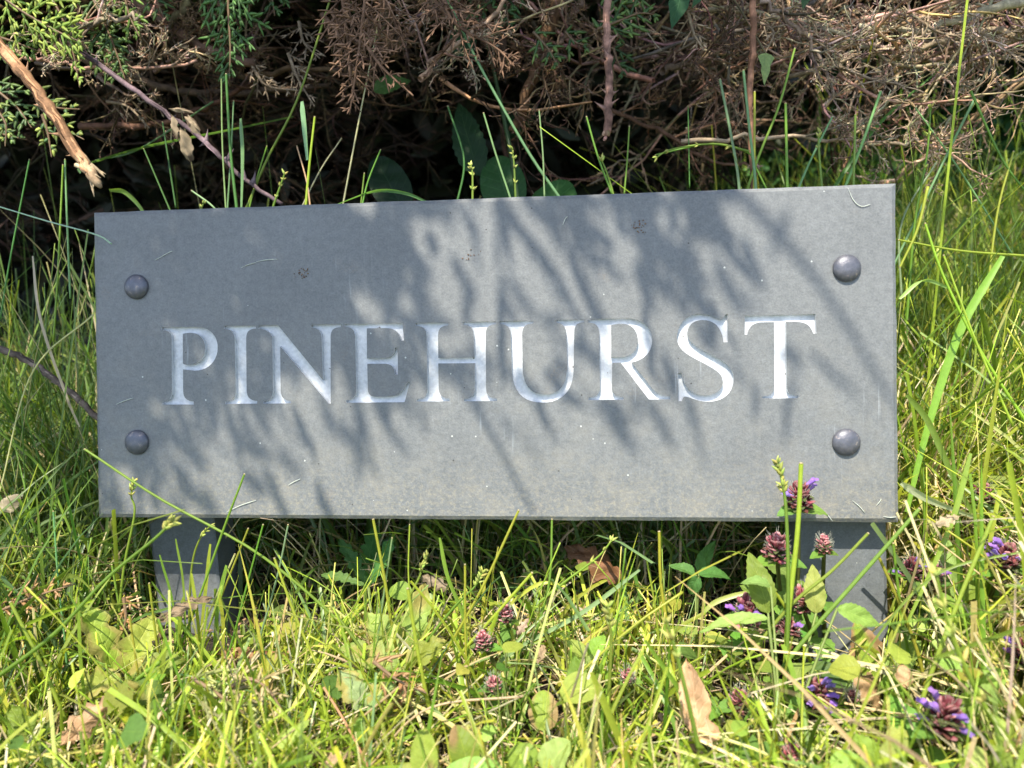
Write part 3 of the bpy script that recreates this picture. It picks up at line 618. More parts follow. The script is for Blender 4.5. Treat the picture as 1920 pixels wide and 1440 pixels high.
C = np.stack([rh.uniform(-1.6, 1.3, 60000), rh.uniform(-.6, 1.2, 60000), rh.uniform(.52, 1.25, 60000)], 1)
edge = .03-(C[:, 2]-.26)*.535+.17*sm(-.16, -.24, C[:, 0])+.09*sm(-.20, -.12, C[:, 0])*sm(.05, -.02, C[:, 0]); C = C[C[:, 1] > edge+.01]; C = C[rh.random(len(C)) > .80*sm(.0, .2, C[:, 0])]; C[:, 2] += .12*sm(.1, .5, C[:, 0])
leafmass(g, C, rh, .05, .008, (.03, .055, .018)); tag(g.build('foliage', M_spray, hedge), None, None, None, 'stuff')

# the overhanging fringe: sprays whose shade falls as dapples across the stone
LIT = np.array([[0, 0, 0, 0, .12, .4, .3, .4, .15, .6, 1, 1], [0, 0, 0, 0, .2, .8, .6, .5, .35, .55, .95, 1], [0, 0, 0, .05, .4, .7, .75, .5, .6, .65, .75, .95],
                [0, 0, .05, .2, .4, .4, .6, .65, .5, .6, .7, .8], [0, .2, .45, .6, .55, .65, .6, .5, .6, .8, .85, .75], [.1, .45, .65, .6, .65, .85, .9, .85, .55, .92, 1, 1], [.35, .6, .85, .7, .85, .9, .85, 1, 1, 1, 1, 1]])
def lit(px, py):
    fx = np.clip((px-174)/126-.5, 0, 10.999); fy = np.clip((py-350)/90-.5, 0, 5.999); i, j = fy.astype(int), fx.astype(int); a, b = fy-i, fx-j
    v = LIT[i, j]*(1-a)*(1-b)+LIT[i+1, j]*a*(1-b)+LIT[i, j+1]*(1-a)*b+LIT[i+1, j+1]*a*b
    v = np.where(py > 990, 1.0, v); v = np.where(px < 150, np.clip((py-700)/300, 0, 1)*.8, v); v = np.where((px > 1700) & (py > 380), .95, v)
    return v
rs = np.random.default_rng(77)
def fringe(n, lo, hi, k):
    px = rs.uniform(-250, 1850, n); py = rs.uniform(300, 1000, n); keep = rs.random(n) < (1-lit(px, py))**k; px, py = px[keep], py[keep]; m = len(px)
    s = rs.uniform(lo, hi, m); C = U(px, py, 0)+SUN*s[:, None]
    ang = np.radians(rs.normal(-62, 17, m)); L = rs.uniform(.012, .036, m); D = wv(np.stack([np.cos(ang), np.sin(ang), rs.normal(0, .3, m)], 1)); D = nrm(D - SUN*(D@SUN)[:, None]*.8)
    return C, D, L
g = Geo(); C, D, L = fringe(5200, .58, 1.0, 2.4); K = 5; t = np.linspace(-.5, .5, K)[None, :, None]
P = C[:, None]+D[:, None]*t*L[:, None, None]+rs.normal(0, .0012, (len(C), K, 3)); ribbons(g, P, np.array([.4, 1, 1, .8, .1])[None]*rs.uniform(.0014, .0042, (len(C), 1)), nrm(np.cross(D, SUN)+rs.normal(0, .5, D.shape)), jit((.04, .08, .025), len(C), rs), .3)
for a, b, dd in (((1330, 300), (1700, 800), .9), ((700, 540), (1000, 960), .75), ((500, 300), (700, 860), .8), ((930, 380), (1120, 700), .7)):
    W_ = np.array([U(a[0], a[1])+SUN*dd, U((a[0]+b[0])/2+20, (a[1]+b[1])/2-20)+SUN*dd, U(b[0], b[1])+SUN*(dd-.05)]); P = smoothpath(W_, 14); tubes(g, P[None], np.linspace(.0036, .0012, 14)[None], np.array([BRN]), 5)
tag(g.build('overhanging_spray', M_spray, hedge), None, None, None, 'stuff')

# added rough dark sheet closing the hollow behind and above, to keep it dark
def dark_backing():
    g = Geo(); a = np.linspace(0, 1, 46); b = np.linspace(-2.6, 2.6, 90); A, B = np.meshgrid(a, b, indexing='ij')
    y = 1.25-.55*sm(.35, 1, A)*A+.25*sm(.4, 1.2, B)*(1-A); z = -.1+1.5*A+.12*np.sin(B*3)
    r = np.random.default_rng(4); y = y+r.normal(0, .03, y.shape); z = z+r.normal(0, .02, z.shape)
    F = np.stack([B, y, z], -1).reshape(-1, 3); K = F+np.array([0, .5, .3]); n = len(F); i = np.arange(45)[:, None]*90; j = np.arange(89)[None]
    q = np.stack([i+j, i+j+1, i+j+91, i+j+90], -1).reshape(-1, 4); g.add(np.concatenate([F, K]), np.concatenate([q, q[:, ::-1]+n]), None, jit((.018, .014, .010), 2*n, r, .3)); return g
dark_backing().build('dark_backing', M_twig, hedge)

# ---------------------------------------------------------------- bramble canes
def thornsgeo(g, P, n, rng, L, col):
    f = rng.uniform(1, len(P)-2, n); i0 = f.astype(int); c = P[i0]; dr = nrm(P[i0+1]-P[i0]); sd = nrm(np.cross(dr, np.array([0, -1, .2])))*rng.choice([-1, 1], n)[:, None]
    o = nrm(sd+rng.normal(0, .5, (n, 3))*.6-dr*.25); K = 5; t = np.linspace(0, 1, K)[None, :, None]; l = L*rng.uniform(.6, 1.2, n)[:, None, None]
    Q = c[:, None]+o[:, None]*(l+.0018)*t-dr[:, None]*l*.3*t*t; tubes(g, Q, np.array([[.34, .24, .14, .07, .01]])*l[:, :, 0], np.broadcast_to(col, (n, 3)), 5)
CANES = [('thick broken bramble cane with peeling orange bark at the far left', [(-60, 20), (30, 120), (95, 205), (150, 295), (188, 350)], -.018, .0040, .0032, (.23, .125, .065), 9, .006),
         ('thin purple bramble cane with withered leaves slanting down to the top edge of the sign', [(110, 65), (240, 160), (330, 225), (400, 280), (450, 330), (530, 384)], -.045, .0017, .0013, (.11, .075, .08), 9, .0045),
         ('reddish thorny bramble cane hanging straight down and cut off above the sign', [(1141, -60), (1137, 60), (1142, 150), (1139, 246)], -.05, .0021, .0026, (.21, .115, .085), 11, .0050),
         ('long upright brown bramble cane full of bristles behind the sign', [(1409, -60), (1412, 60), (1406, 190), (1414, 365)], -.06, .0022, .0018, (.22, .11, .065), 30, .0028),
         ('grey brown cane crossing low in the grass left of the sign', [(-60, 630), (50, 675), (115, 720), (190, 790)], -.035, .0024, .0020, (.13, .10, .08), 3, .004)]
rc = np.random.default_rng(31)
for lab, pts, d, r0, r1, col, nth, tl in CANES:
    W_ = upx(pts, d); t = thing('bramble_cane', lab, 'bramble', W_[-1], 'bramble canes'); g = Geo(); P = smoothpath(W_, 30); P = P+rc.normal(0, .0004, P.shape)
    rr = np.linspace(r0, r1, 30)*rc.uniform(.92, 1.09, 30); cc = np.array(col)[None].repeat(30, 0)*np.exp(rc.normal(0, .3, (30, 1)))
    for k in range(40 if 'broken' in lab else 8):   # flaking strips of bark
        i0 = rc.integers(1, 24); n3 = nrm(np.array([rc.normal(), -1, rc.normal()])); q = P[i0:i0+5]+n3*(rr[i0]-.0001); tubes(g, q[None], np.array([[.0002, .0006, .0009, .0006, .0002]])*r0/.004, np.array([np.array(col)*rc.choice([.35, .55, 1.7, 2.1])]), 5)
    if 'broken' in lab: cc[22:] = cc[22:]*.3+np.array((.42, .30, .18))*.7*np.exp(rc.normal(0, .1, (8, 1))); rr[-3:] *= (1.0, .75, .3)
    tubes(g, P[None], rr[None], cc[None], 10); 
    if 'broken' in lab:
        for k in range(6):
            s = P[-7]+rc.normal(0, .002, 3); e = P[-1]+nrm(P[-1]-P[-4])*rc.uniform(-.004, .006)+rc.normal(0, .0035, 3); tubes(g, smoothpath([s, (s+e)/2+rc.normal(0, .001, 3), e], 6)[None], np.array([[.0016, .0015, .0012, .001, .0007, .0002]]), np.array([(.48, .36, .22)]), 5)
    if 'cut off' in lab: blobs(g, (P[-1]+rc.normal(0, .0008, (6, 3))), nrm(rc.normal(0, .5, (6, 3))+nrm(P[-1]-P[-3])), .004, .0016, .0012, jit((.36, .22, .14), 6, rc), 6, 3)
    g.build('stem', M_twig, t); g = Geo(); thornsgeo(g, P, nth, rc, tl*1.3, np.array(col)*1.2+.02)
    tag(g.build('thorns', M_twig, t), None, None, None, 'stuff')
    if 'withered' in lab:
        for bx, by, tx, ty, wd in ((322, 215, 310, 256, 8), (338, 240, 340, 298, 13), (352, 215, 370, 252, 9), (318, 204, 352, 200, 5), (345, 218, 360, 235, 7)):
            g = Geo(); a = U(bx, by, -.042); b = U(tx, ty, -.036); leafmesh(g, a, b-a, (rc.normal(0, .4), -1, .3), np.linalg.norm(b-a), wd/3000, (.34, .26, .16), rc, 'ovate', 1.2, -1.1, .08, 14, 9, (.16, .11, .07)); g.build('withered_leaf', M_dead, t)
bush = thing('bramble_bush', 'bramble seedling with broad toothed leaves coloured dark for the shade behind the sign', 'bramble', U(980, 500, -.1))
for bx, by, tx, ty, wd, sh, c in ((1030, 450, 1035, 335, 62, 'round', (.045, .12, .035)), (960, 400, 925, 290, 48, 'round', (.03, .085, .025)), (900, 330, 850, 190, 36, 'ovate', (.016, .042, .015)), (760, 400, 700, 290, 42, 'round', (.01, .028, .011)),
                              (950, 260, 1000, 190, 32, 'ovate', (.014, .038, .014)), (700, 170, 760, 140, 26, 'ovate', (.06, .12, .03)), (880, 110, 850, 30, 30, 'ovate', (.02, .05, .018))):  # leaf greens darkened to carry the shade behind the panel
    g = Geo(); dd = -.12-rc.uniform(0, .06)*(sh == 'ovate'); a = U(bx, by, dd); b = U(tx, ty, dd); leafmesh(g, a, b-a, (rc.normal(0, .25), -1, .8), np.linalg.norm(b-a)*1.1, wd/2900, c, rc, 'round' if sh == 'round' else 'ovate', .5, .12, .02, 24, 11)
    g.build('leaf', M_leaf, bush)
g = Geo(); stemgeo(g, [U(980, 500, -.1), U(965, 330, -.1), U(930, 150, -.12), U(900, 20, -.13)], .002, .0012, (.05, .09, .03)); g.build('stem', M_grass, bush)
ivy = thing('ivy_sprig', 'ivy with dark lobed leaves caught in the twigs at the top edge', 'ivy', U(1330, -30, -.1))
for bx, by, tx, ty, wd, c in ((1285, -40, 1262, 48, 34, (.035, .10, .04)), (1436, 100, 1436, 156, 15, (.22, .30, .11)), (1515, -30, 1508, 14, 18, (.03, .07, .03)), (1330, -40, 1300, 10, 20, (.04, .10, .04))):
    g = Geo(); a = U(bx, by, -.055); b = U(tx, ty, -.05); leafmesh(g, a, b-a, (.1, -1, .2), np.linalg.norm(b-a), wd/2900, c, rc, 'ivy', .3, .15, .01, 26, 11); g.build('leaf', M_leaf, ivy)
g = Geo(); stemgeo(g, [U(1285, -40, -.055), U(1360, -20, -.09), U(1436, 100, -.055)], .0008, .0006, (.12, .10, .05)); g.build('stem', M_twig, ivy)

# ---------------------------------------------------------------- grass
def topx(W_):
    q = (W_-CAMW) @ np.stack(ax, 1); zz = np.maximum(-q[..., 2], 1e-3); return 960+FPX*q[..., 0]/zz, 720-FPX*q[..., 1]/zz, -q[..., 2]
def planar(W_):                  # world -> panel frame
    x = W_[..., 0]; y = W_[..., 1]; z = W_[..., 2]-ZC; return np.stack([x, y*ST+z*CT, -y*CT+z*ST], -1)
PROT = np.array([(1498, 948, 34), (1457, 1042, 34), (1545, 1030, 28), (1398, 1150, 44), (1505, 1138, 32), (1478, 1195, 32), (1527, 1305, 50), (1765, 1350, 60), (1882, 1055, 48), (1708, 1078, 30), (1748, 1090, 30), (1383, 1318, 28), (908, 1208, 24), (948, 1158, 24), (1915, 1240, 36),
                 (1312, 1315, 44), (1650, 1300, 48), (155, 1355, 42), (230, 1215, 44), (760, 1160, 44), (650, 1300, 26), (1610, 1165, 50), (1415, 1090, 48), (1525, 1105, 38), (1345, 1155, 36), (345, 1115, 30), (1120, 1050, 44), (850, 1410, 36), (1015, 1330, 36), (1640, 1225, 36), (1795, 1090, 36)], float)
def cull(P, lim=955):
    L_ = planar(P); hit = (np.abs(L_[..., 0]) < .234) & (np.abs(L_[..., 1]) < .0945) & (L_[..., 2] < .004) & (L_[..., 2] > -.022)
    leg = (((L_[..., 0] > .160) & (L_[..., 0] < .222)) | ((L_[..., 0] < -.155) & (L_[..., 0] > -.213))) & (L_[..., 1] < -.08) & (L_[..., 2] < -.013) & (L_[..., 2] > -.045)
    px, py, zc = topx(P); ov = (px > 186) & (px < 1680) & (py > 345) & (py < lim) & (L_[..., 2] > 0) & (zc > .02)
    ov |= (zc < .46) & (((px > 1550) & (px < 1668) & (py > 985) & (py < 1165)) | ((px > 285) & (px < 440) & (py > 985) & (py < 1050)))
    hd_ = np.zeros(len(P), bool)
    for a_, b_, c_ in PROT: hd_ |= (((px-a_)**2+(py-b_)**2 < c_*c_) & (zc < .5)).any(1)
    hd_ &= np.random.default_rng(len(P)).random(len(P)) < .68; ov |= hd_[:, None]
    near = np.linalg.norm(P-CAMW, axis=-1) < .17; up = (L_[..., 2] > .03) & (py < 860)
    return ~(hit | leg | ov | near | up).any(1)
def grass(g, n, xr, yr, hr, wr, rng, cols, lean=.35, droop=.5, K=7, ymax=None, bias=0, z0=0, lim=955, tube=.25, dens=None):
    x = rng.uniform(*xr, n); y = rng.uniform(*yr, n)
    if dens is not None: k = rng.random(n) < dens(x, y); x, y = x[k], y[k]; n = len(x)
    cl_ = np.sin(x*67+2*np.sin(y*51))*np.sin(y*73+2*np.sin(x*59)); k = rng.random(n) < .62+.55*cl_; x, y, cl_ = x[k], y[k], cl_[k]; n = len(x)
    h = rng.uniform(*hr, n)*rng.uniform(.6, 1, n)*(1+.2*cl_)
    if ymax is not None:         # keep the grass in front low, as in the place
        r = np.hypot(x-CAMW[0], y-CAMW[1]); h = np.minimum(h, np.maximum(CAMW[2]-r*ymax, .015)*rng.uniform(.5, 1.15, n))
    st_ = (((x > .13) & (x < .225)) | ((x > -.22) & (x < -.13))) & (y > -.13) & (y < .02); h = np.where(st_, h*np.where(x < 0, .75, .5), h)
    a = rng.uniform(0, 2*np.pi, n); l = np.abs(rng.normal(0, lean, n)); D0 = np.stack([np.cos(a)*l+bias, np.sin(a)*l, np.ones(n)], 1); D0 = nrm(D0)
    a2 = a+rng.normal(0, .6, n); B = np.stack([np.cos(a2), np.sin(a2), -.55*np.ones(n)], 1)*np.abs(rng.normal(0, droop, n))[:, None]
    t = np.linspace(0, 1, K)[None, :, None]; P = np.stack([x, y, gz(x, y)-.003], 1)[:, None]+h[:, None, None]*(D0[:, None]*t+B[:, None]*t*t)
    P[..., 2] = np.maximum(P[..., 2], gz(P[..., 0], P[..., 1])+.002*t[..., 0])
    keep = cull(P, lim); P = P[keep]; n = len(P)
    ci = rng.choice(len(cols), n, p=np.array([c[1] for c in cols])/sum(c[1] for c in cols)); col = np.array([c[0] for c in cols])[ci]*np.exp(rng.normal(0, .16, (n, 1)))*np.exp(rng.normal(0, .07, (n, 3)))
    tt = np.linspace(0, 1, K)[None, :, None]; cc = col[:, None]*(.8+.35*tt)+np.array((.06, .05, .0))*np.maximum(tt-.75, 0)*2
    W = rng.uniform(*wr, n); isT = rng.random(n) < tube; prof = np.array([.8, 1, 1, .95, .8, .5, .08]) if K == 7 else np.linspace(1, .1, K)
    cut = rng.random(n) < .5; pf = np.where(cut[:, None], np.array([.8, 1, 1, .97, .92, .88, .84])[None], prof[None]) if K == 7 else prof[None].repeat(n, 0)
    fl = ~isT
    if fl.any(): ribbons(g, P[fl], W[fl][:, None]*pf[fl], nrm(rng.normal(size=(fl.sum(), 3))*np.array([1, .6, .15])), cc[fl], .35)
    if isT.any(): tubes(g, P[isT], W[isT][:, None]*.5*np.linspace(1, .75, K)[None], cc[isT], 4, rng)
C_SUN = [((.28, .36, .04), 4), ((.40, .44, .06), 3), ((.13, .215, .025), 3.6), ((.50, .46, .16), 2), ((.22, .31, .12), .8)]  # sunlit grass: brightness of the sun put into the blade colours
C_MID = [((.14, .22, .035), 4), ((.085, .15, .03), 4), ((.12, .20, .08), 2), ((.22, .28, .05), 1.8), ((.38, .32, .17), 1.3)]  # shaded grass: same blades in darker greens, shade put into the colour
C_STR = [((.50, .42, .24), 4), ((.40, .31, .16), 3), ((.44, .38, .25), 2), ((.34, .22, .10), 1.2), ((.50, .44, .15), 1)]
rr_ = np.random.default_rng(41)
g = Geo()
grass(g, 27000, (-.62, .66), (-.42, .01), (.02, .10), (.0005, .0013), rr_, C_SUN, .55, .7, ymax=.48)
grass(g, 7000, (-.5, .55), (-.36, -.02), (.04, .13), (.0004, .0010), rr_, C_SUN, .32, .22, ymax=.40, tube=.7)
grass(g, 2500, (-.45, .5), (-.40, -.01), (.03, .09), (.0010, .0017), rr_, C_SUN, .5, .6, ymax=.47, tube=0)
tag(g.build('short_grass', M_grass), 'sunlit yellow green grass in front of the sign', 'grass', None, 'stuff')
g = Geo()
grass(g, 20000, (-.62, .66), (-.42, .02), (.03, .10), (.0004, .0009), rr_, C_STR, 1.3, .8, ymax=.50)
grass(g, 14000, (.2, .95), (-.35, .9), (.04, .16), (.0004, .0010), rr_, C_STR, .8, .7)
grass(g, 5000, (-.75, -.2), (-.2, .5), (.04, .12), (.0004, .0009), rr_, C_STR, .9, .7)
grass(g, 2200, (-.24, .26), (.02, .3), (.04, .13), (.0004, .0009), rr_, C_STR, .5, .6)
grass(g, 12000, (.215, .62), (-.22, .3), (.05, .20), (.0004, .0010), rr_, C_STR, .7, .5, bias=.15, lim=1090)
tag(g.build('dry_straw', M_straw), 'pale dry stems matted among the green grass', 'straw', None, 'stuff')
g = Geo()
grass(g, 10000, (.215, .75), (-.16, .5), (.08, .26), (.0007, .0017), rr_, C_SUN, .35, .45, bias=.1)
grass(g, 3500, (.21, 1.3), (.2, 1.2), (.10, .30), (.0007, .0018), rr_, C_MID, .35, .4)
grass(g, 5200, (.20, 1.0), (.03, .7), (.20, .37), (.0004, .0010), rr_, C_SUN[:3]+C_MID[:2], .22, .25, tube=.5)
grass(g, 2500, (.215, .6), (-.12, .2), (.10, .22), (.0004, .0009), rr_, C_SUN, .3, .3, tube=.6)
tag(g.build('tall_grass', M_grass), 'tall bright grass standing right of the sign', 'grass', None, 'stuff')
g = Geo()
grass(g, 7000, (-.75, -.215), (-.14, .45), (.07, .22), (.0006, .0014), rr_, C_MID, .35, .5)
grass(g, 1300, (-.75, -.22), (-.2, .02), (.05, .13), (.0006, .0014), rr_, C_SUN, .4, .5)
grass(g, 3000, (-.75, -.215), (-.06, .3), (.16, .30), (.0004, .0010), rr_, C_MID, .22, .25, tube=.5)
tag(g.build('tall_grass', M_grass), 'tall grass left of the sign in greens darkened for its shade', 'grass', None, 'stuff')
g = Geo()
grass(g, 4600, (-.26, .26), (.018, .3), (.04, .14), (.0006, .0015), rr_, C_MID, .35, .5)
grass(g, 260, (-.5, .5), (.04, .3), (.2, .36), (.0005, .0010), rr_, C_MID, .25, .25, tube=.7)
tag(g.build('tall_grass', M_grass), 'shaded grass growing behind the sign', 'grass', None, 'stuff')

# single long blades and stems that cross the picture: (points root..tip or tip..root), distance in front of the panel, width px, colour, kind
G_, Y_, B_, S_, D_ = (.20, .31, .045), (.36, .41, .05), (.21, .33, .15), (.50, .42, .26), (.09, .20, .05)
HB = [([(330, 1010), (345, 1100), (350, 1260)], .035, 6, G_, 'b'), ([(395, 1020), (385, 1120), (370, 1250)], .035, 8, Y_, 'b'), ([(425, 1060), (408, 1150), (400, 1270)], .04, 9, G_, 'b'), ([(300, 1040), (325, 1130), (340, 1260)], .04, 7, G_, 'b'),
      ([(360, 1075), (372, 1160), (380, 1280)], .045, 9, Y_, 'b'), ([(440, 1040), (400, 1130), (350, 1240)], .04, 5, S_, 't'), ([(285, 1090), (330, 1150), (390, 1240)], .045, 7, G_, 'b'), ([(345, 1120), (338, 1180), (345, 1270)], .05, 10, G_, 'b'), ([(412, 1110), (420, 1180), (415, 1280)], .05, 9, Y_, 'b'),
      ([(160, 843), (300, 935), (480, 1035), (620, 1150), (720, 1250)], .05, 7, G_, 't'), ([(458, 890), (420, 990), (370, 1130), (320, 1260)], .05, 6, G_, 't'), ([(972, 958), (900, 1110), (830, 1230), (740, 1370)], .05, 7, Y_, 't'),
      ([(1502, 870), (1495, 1000), (1475, 1200), (1468, 1460)], .055, 12, Y_, 't'), ([(1627, 1001), (1560, 1070), (1480, 1138), (1380, 1260)], .045, 8, G_, 't'), ([(1723, 955), (1600, 1095), (1500, 1210), (1410, 1330)], .06, 10, G_, 't'),
      ([(1862, 970), (1800, 1120), (1740, 1280), (1690, 1440)], .08, 10, Y_, 't'), ([(1648, 1045), (1690, 1140), (1730, 1260), (1740, 1400)], .05, 8, Y_, 't'), ([(1675, 1020), (1690, 1150), (1715, 1290)], .04, 7, G_, 't'),
      ([(1940, 1030), (1760, 1075), (1640, 1200), (1540, 1380)], .07, 4, G_, 'b'), ([(0, 388), (90, 415), (180, 440), (209, 457)], .006, 4, (.42, .52, .42), 't'), ([(0, 920), (60, 700), (175, 590)], .02, 4, S_, 't'),
      ([(1350, 150), (1368, 240), (1386, 352), (1390, 500)], -.03, 7, B_, 't'), ([(1394, 133), (1405, 240), (1417, 352), (1420, 500)], -.03, 7, B_, 't'), ([(1415, 173), (1414, 352), (1413, 480)], -.04, 6, Y_, 't'), ([(1490, 92), (1460, 200), (1420, 300), (1380, 420)], -.05, 6, G_, 't'),
      ([(1473, 195), (1476, 350), (1478, 480)], -.035, 7, G_, 't'), ([(1651, 172), (1620, 260), (1585, 350), (1540, 460)], -.04, 7, B_, 't'), ([(1604, 216), (1600, 350), (1596, 460)], -.035, 6, G_, 't'), ([(1660, 530), (1790, 260), (1828, 185)], -.06, 6, B_, 't'),
      ([(830, -20), (890, 105), (950, 215), (1000, 300), (1050, 372), (1100, 450)], -.045, 7, (.22, .36, .16), 't'), ([(625, -20), (560, 180), (500, 300), (462, 390), (430, 450)], -.05, 6, G_, 't'), ([(712, 30), (680, 190), (655, 320), (642, 390)], -.05, 4, S_, 't'),
      ([(907, 213), (930, 290), (957, 372), (970, 420)], -.03, 5, B_, 't'), ([(1011, 208), (1018, 290), (1021, 372)], -.04, 4, B_, 't'), ([(1100, 220), (1120, 290), (1148, 365)], -.035, 5, G_, 't'),
      ([(567, 190), (572, 240), (577, 300)], -.03, 11, (.28, .42, .20), 'b'), ([(590, 220), (580, 310), (573, 390)], -.03, 6, Y_, 't'), ([(557, 275), (575, 340), (582, 390)], -.03, 4, S_, 't'), ([(713, 282), (690, 340), (678, 390)], -.03, 4, G_, 't'), ([(683, 326), (676, 390)], -.03, 4, G_, 't'),
      ([(415, 150), (417, 270), (424, 400)], -.04, 4, B_, 't'), ([(424, 140), (432, 280), (445, 400)], -.035, 7, D_, 't'), ([(438, 190), (433, 290), (426, 400)], -.05, 4, B_, 't'), ([(452, 222), (456, 290), (453, 400)], -.035, 9, B_, 'b'), ([(500, 275), (480, 340), (465, 400)], -.05, 4, G_, 't'),
      ([(205, 356), (235, 360), (268, 395), (280, 440)], -.02, 9, (.22, .40, .07), 'b'), ([(360, 358), (400, 388), (420, 420)], -.03, 5, (.25, .35, .15), 't'), ([(150, 325), (155, 310), (270, 275), (420, 245), (550, 218)], -.09, 7, (.12, .24, .08), 'b'), ([(180, 300), (260, 280), (400, 190)], -.11, 4, (.10, .2, .08), 't'),
      ([(122, 300), (126, 420), (132, 560)], -.03, 5, B_, 't'), ([(118, 310), (108, 520), (100, 640)], -.04, 5, G_, 't'), ([(55, 300), (20, 480), (0, 600)], -.05, 4, D_, 't'), ([(62, 480), (78, 600), (125, 740), (150, 800)], .0, 9, S_, 'b'), ([(270, 280), (300, 350), (330, 420)], -.06, 4, D_, 't'), ([(305, 230), (330, 390)], -.08, 4, D_, 't'),
      ([(625, 385), (700, 358), (760, 362), (812, 384)], -.03, 7, (.16, .30, .10), 'b'), ([(640, 260), (600, 320), (560, 400)], -.1, 3, S_, 't'), ([(840, 200), (870, 300), (855, 390)], -.08, 5, D_, 't'),
      ([(1230, 290), (1330, 270), (1400, 285), (1420, 320), (1500, 480)], -.05, 4, G_, 't'), ([(1290, 200), (1293, 352)], -.06, 3, D_, 't'), ([(1180, 238), (1176, 300), (1170, 370)], -.05, 4, G_, 't'), ([(1560, 220), (1520, 300), (1490, 370)], -.06, 5, B_, 't'), ([(1545, 380), (1640, 240), (1760, 130)], -.12, 7, D_, 'b'), ([(1700, 240), (1760, 150), (1820, 60)], -.12, 5, S_, 't'),
      ([(700, 975), (720, 1080), (740, 1200), (770, 1340)], .04, 8, Y_, 't'), ([(768, 985), (766, 1080), (775, 1180)], .03, 4, Y_, 't'), ([(735, 1010), (722, 1100), (705, 1220)], .03, 5, B_, 't'), ([(825, 1008), (840, 1080), (870, 1160), (880, 1260)], .03, 8, G_, 'b'), ([(1236, 998), (1240, 1100), (1262, 1240), (1275, 1360)], .05, 8, Y_, 't'), ([(1213, 1052), (1230, 1150), (1240, 1260)], .045, 5, Y_, 't'),
      ([(1035, 975), (1030, 1090), (1000, 1200), (960, 1300)], .03, 6, G_, 't'), ([(997, 1075), (940, 1140), (860, 1230), (780, 1330)], .05, 8, Y_, 't'), ([(1060, 1100), (1010, 1095), (950, 1140), (900, 1200)], .02, 6, Y_, 'b'), ([(1200, 1068), (1090, 1150), (980, 1210), (900, 1270)], .03, 7, B_, 'b'), ([(872, 1060), (873, 1200), (880, 1400)], .07, 6, Y_, 't'),
      ([(765, 1105), (785, 1230), (815, 1380), (830, 1480)], .09, 10, Y_, 't'), ([(515, 1048), (560, 1170), (620, 1300), (680, 1420)], .07, 7, Y_, 't'), ([(493, 985), (465, 1090), (430, 1220), (400, 1300)], .05, 5, G_, 't'), ([(465, 992), (430, 1080), (390, 1180)], .04, 5, Y_, 't'), ([(540, 985), (520, 1080), (480, 1220)], .03, 5, B_, 't'),
      ([(20, 1130), (80, 1250), (130, 1370), (160, 1460)], .1, 10, Y_, 't'), ([(100, 960), (110, 1100), (125, 1250), (120, 1420)], .05, 5, B_, 't'), ([(148, 1120), (155, 1260), (175, 1400), (195, 1470)], .09, 11, G_, 'b'), ([(243, 1155), (260, 1270), (290, 1440)], .08, 6, Y_, 't'), ([(312, 1195), (300, 1290), (270, 1450)], .08, 12, G_, 'b'),
      ([(300, 1356), (400, 1345), (520, 1332), (610, 1342)], .1, 8, Y_, 'b'), ([(-20, 1330), (20, 1360), (40, 1460)], .13, 16, G_, 'b'), ([(470, 1375), (520, 1440), (540, 1480)], .14, 16, Y_, 'b'), ([(0, 1460), (130, 1370), (300, 1240)], .11, 9, G_, 't'), ([(210, 1060), (230, 1180), (245, 1300)], .03, 6, G_, 't'), ([(280, 1095), (300, 1250), (330, 1440)], .07, 6, Y_, 't'),
      ([(1045, 1300), (1180, 1180), (1280, 1110)], .08, 6, Y_, 't'), ([(1210, 1200), (1300, 1330), (1380, 1460)], .1, 9, G_, 'b'), ([(690, 1440), (800, 1330), (985, 1305)], .11, 6, S_, 't'), ([(760, 1440), (870, 1360), (1000, 1295)], .1, 5, S_, 't'), ([(745, 1290), (640, 1380), (560, 1470)], .1, 6, S_, 't'), ([(1110, 1260), (1160, 1380), (1200, 1470)], .12, 14, Y_, 'b'),
      ([(1380, 1230), (1450, 1270), (1530, 1420)], .06, 6, S_, 'b'), ([(1400, 1110), (1340, 1130), (1310, 1160)], .02, 8, (.36, .42, .10), 'b'), ([(1430, 1085), (1470, 1135), (1520, 1240)], .04, 8, Y_, 't'), ([(1690, 905), (1740, 935), (1830, 970)], .0, 12, (.55, .52, .4), 'b'), ([(1686, 560), (1730, 525), (1780, 540)], -.01, 7, (.28, .42, .14), 'b'), ([(1700, 740), (1740, 790), (1790, 900), (1850, 1010)], -.005, 9, G_, 'b'),
      ([(1880, 480), (1800, 620), (1740, 800), (1700, 960)], -.02, 12, G_, 'b'), ([(1770, 480), (1830, 640), (1900, 800)], .0, 5, Y_, 't'), ([(1735, 420), (1770, 520), (1840, 660), (1930, 800)], -.01, 6, Y_, 't'), ([(1688, 500), (1720, 430), (1740, 350)], -.02, 6, Y_, 't'), ([(1820, 850), (1780, 990), (1700, 1170)], .03, 8, G_, 'b'), ([(1686, 450), (1800, 470), (1930, 480)], -.02, 5, Y_, 't'),
      ([(1940, 380), (1880, 300), (1820, 170)], -.04, 5, G_, 't'), ([(1715, 200), (1800, 320), (1900, 480)], -.08, 4, B_, 't'), ([(1900, 285), (1870, 400), (1850, 560)], -.04, 5, Y_, 't'), ([(1755, 305), (1690, 420), (1690, 560)], -.06, 5, B_, 't'), ([(80, 1020), (160, 1130), (230, 1340)], .04, 5, G_, 't'), ([(0, 810), (80, 880), (140, 1010), (180, 1100)], .0, 8, G_, 'b')]
g = Geo()
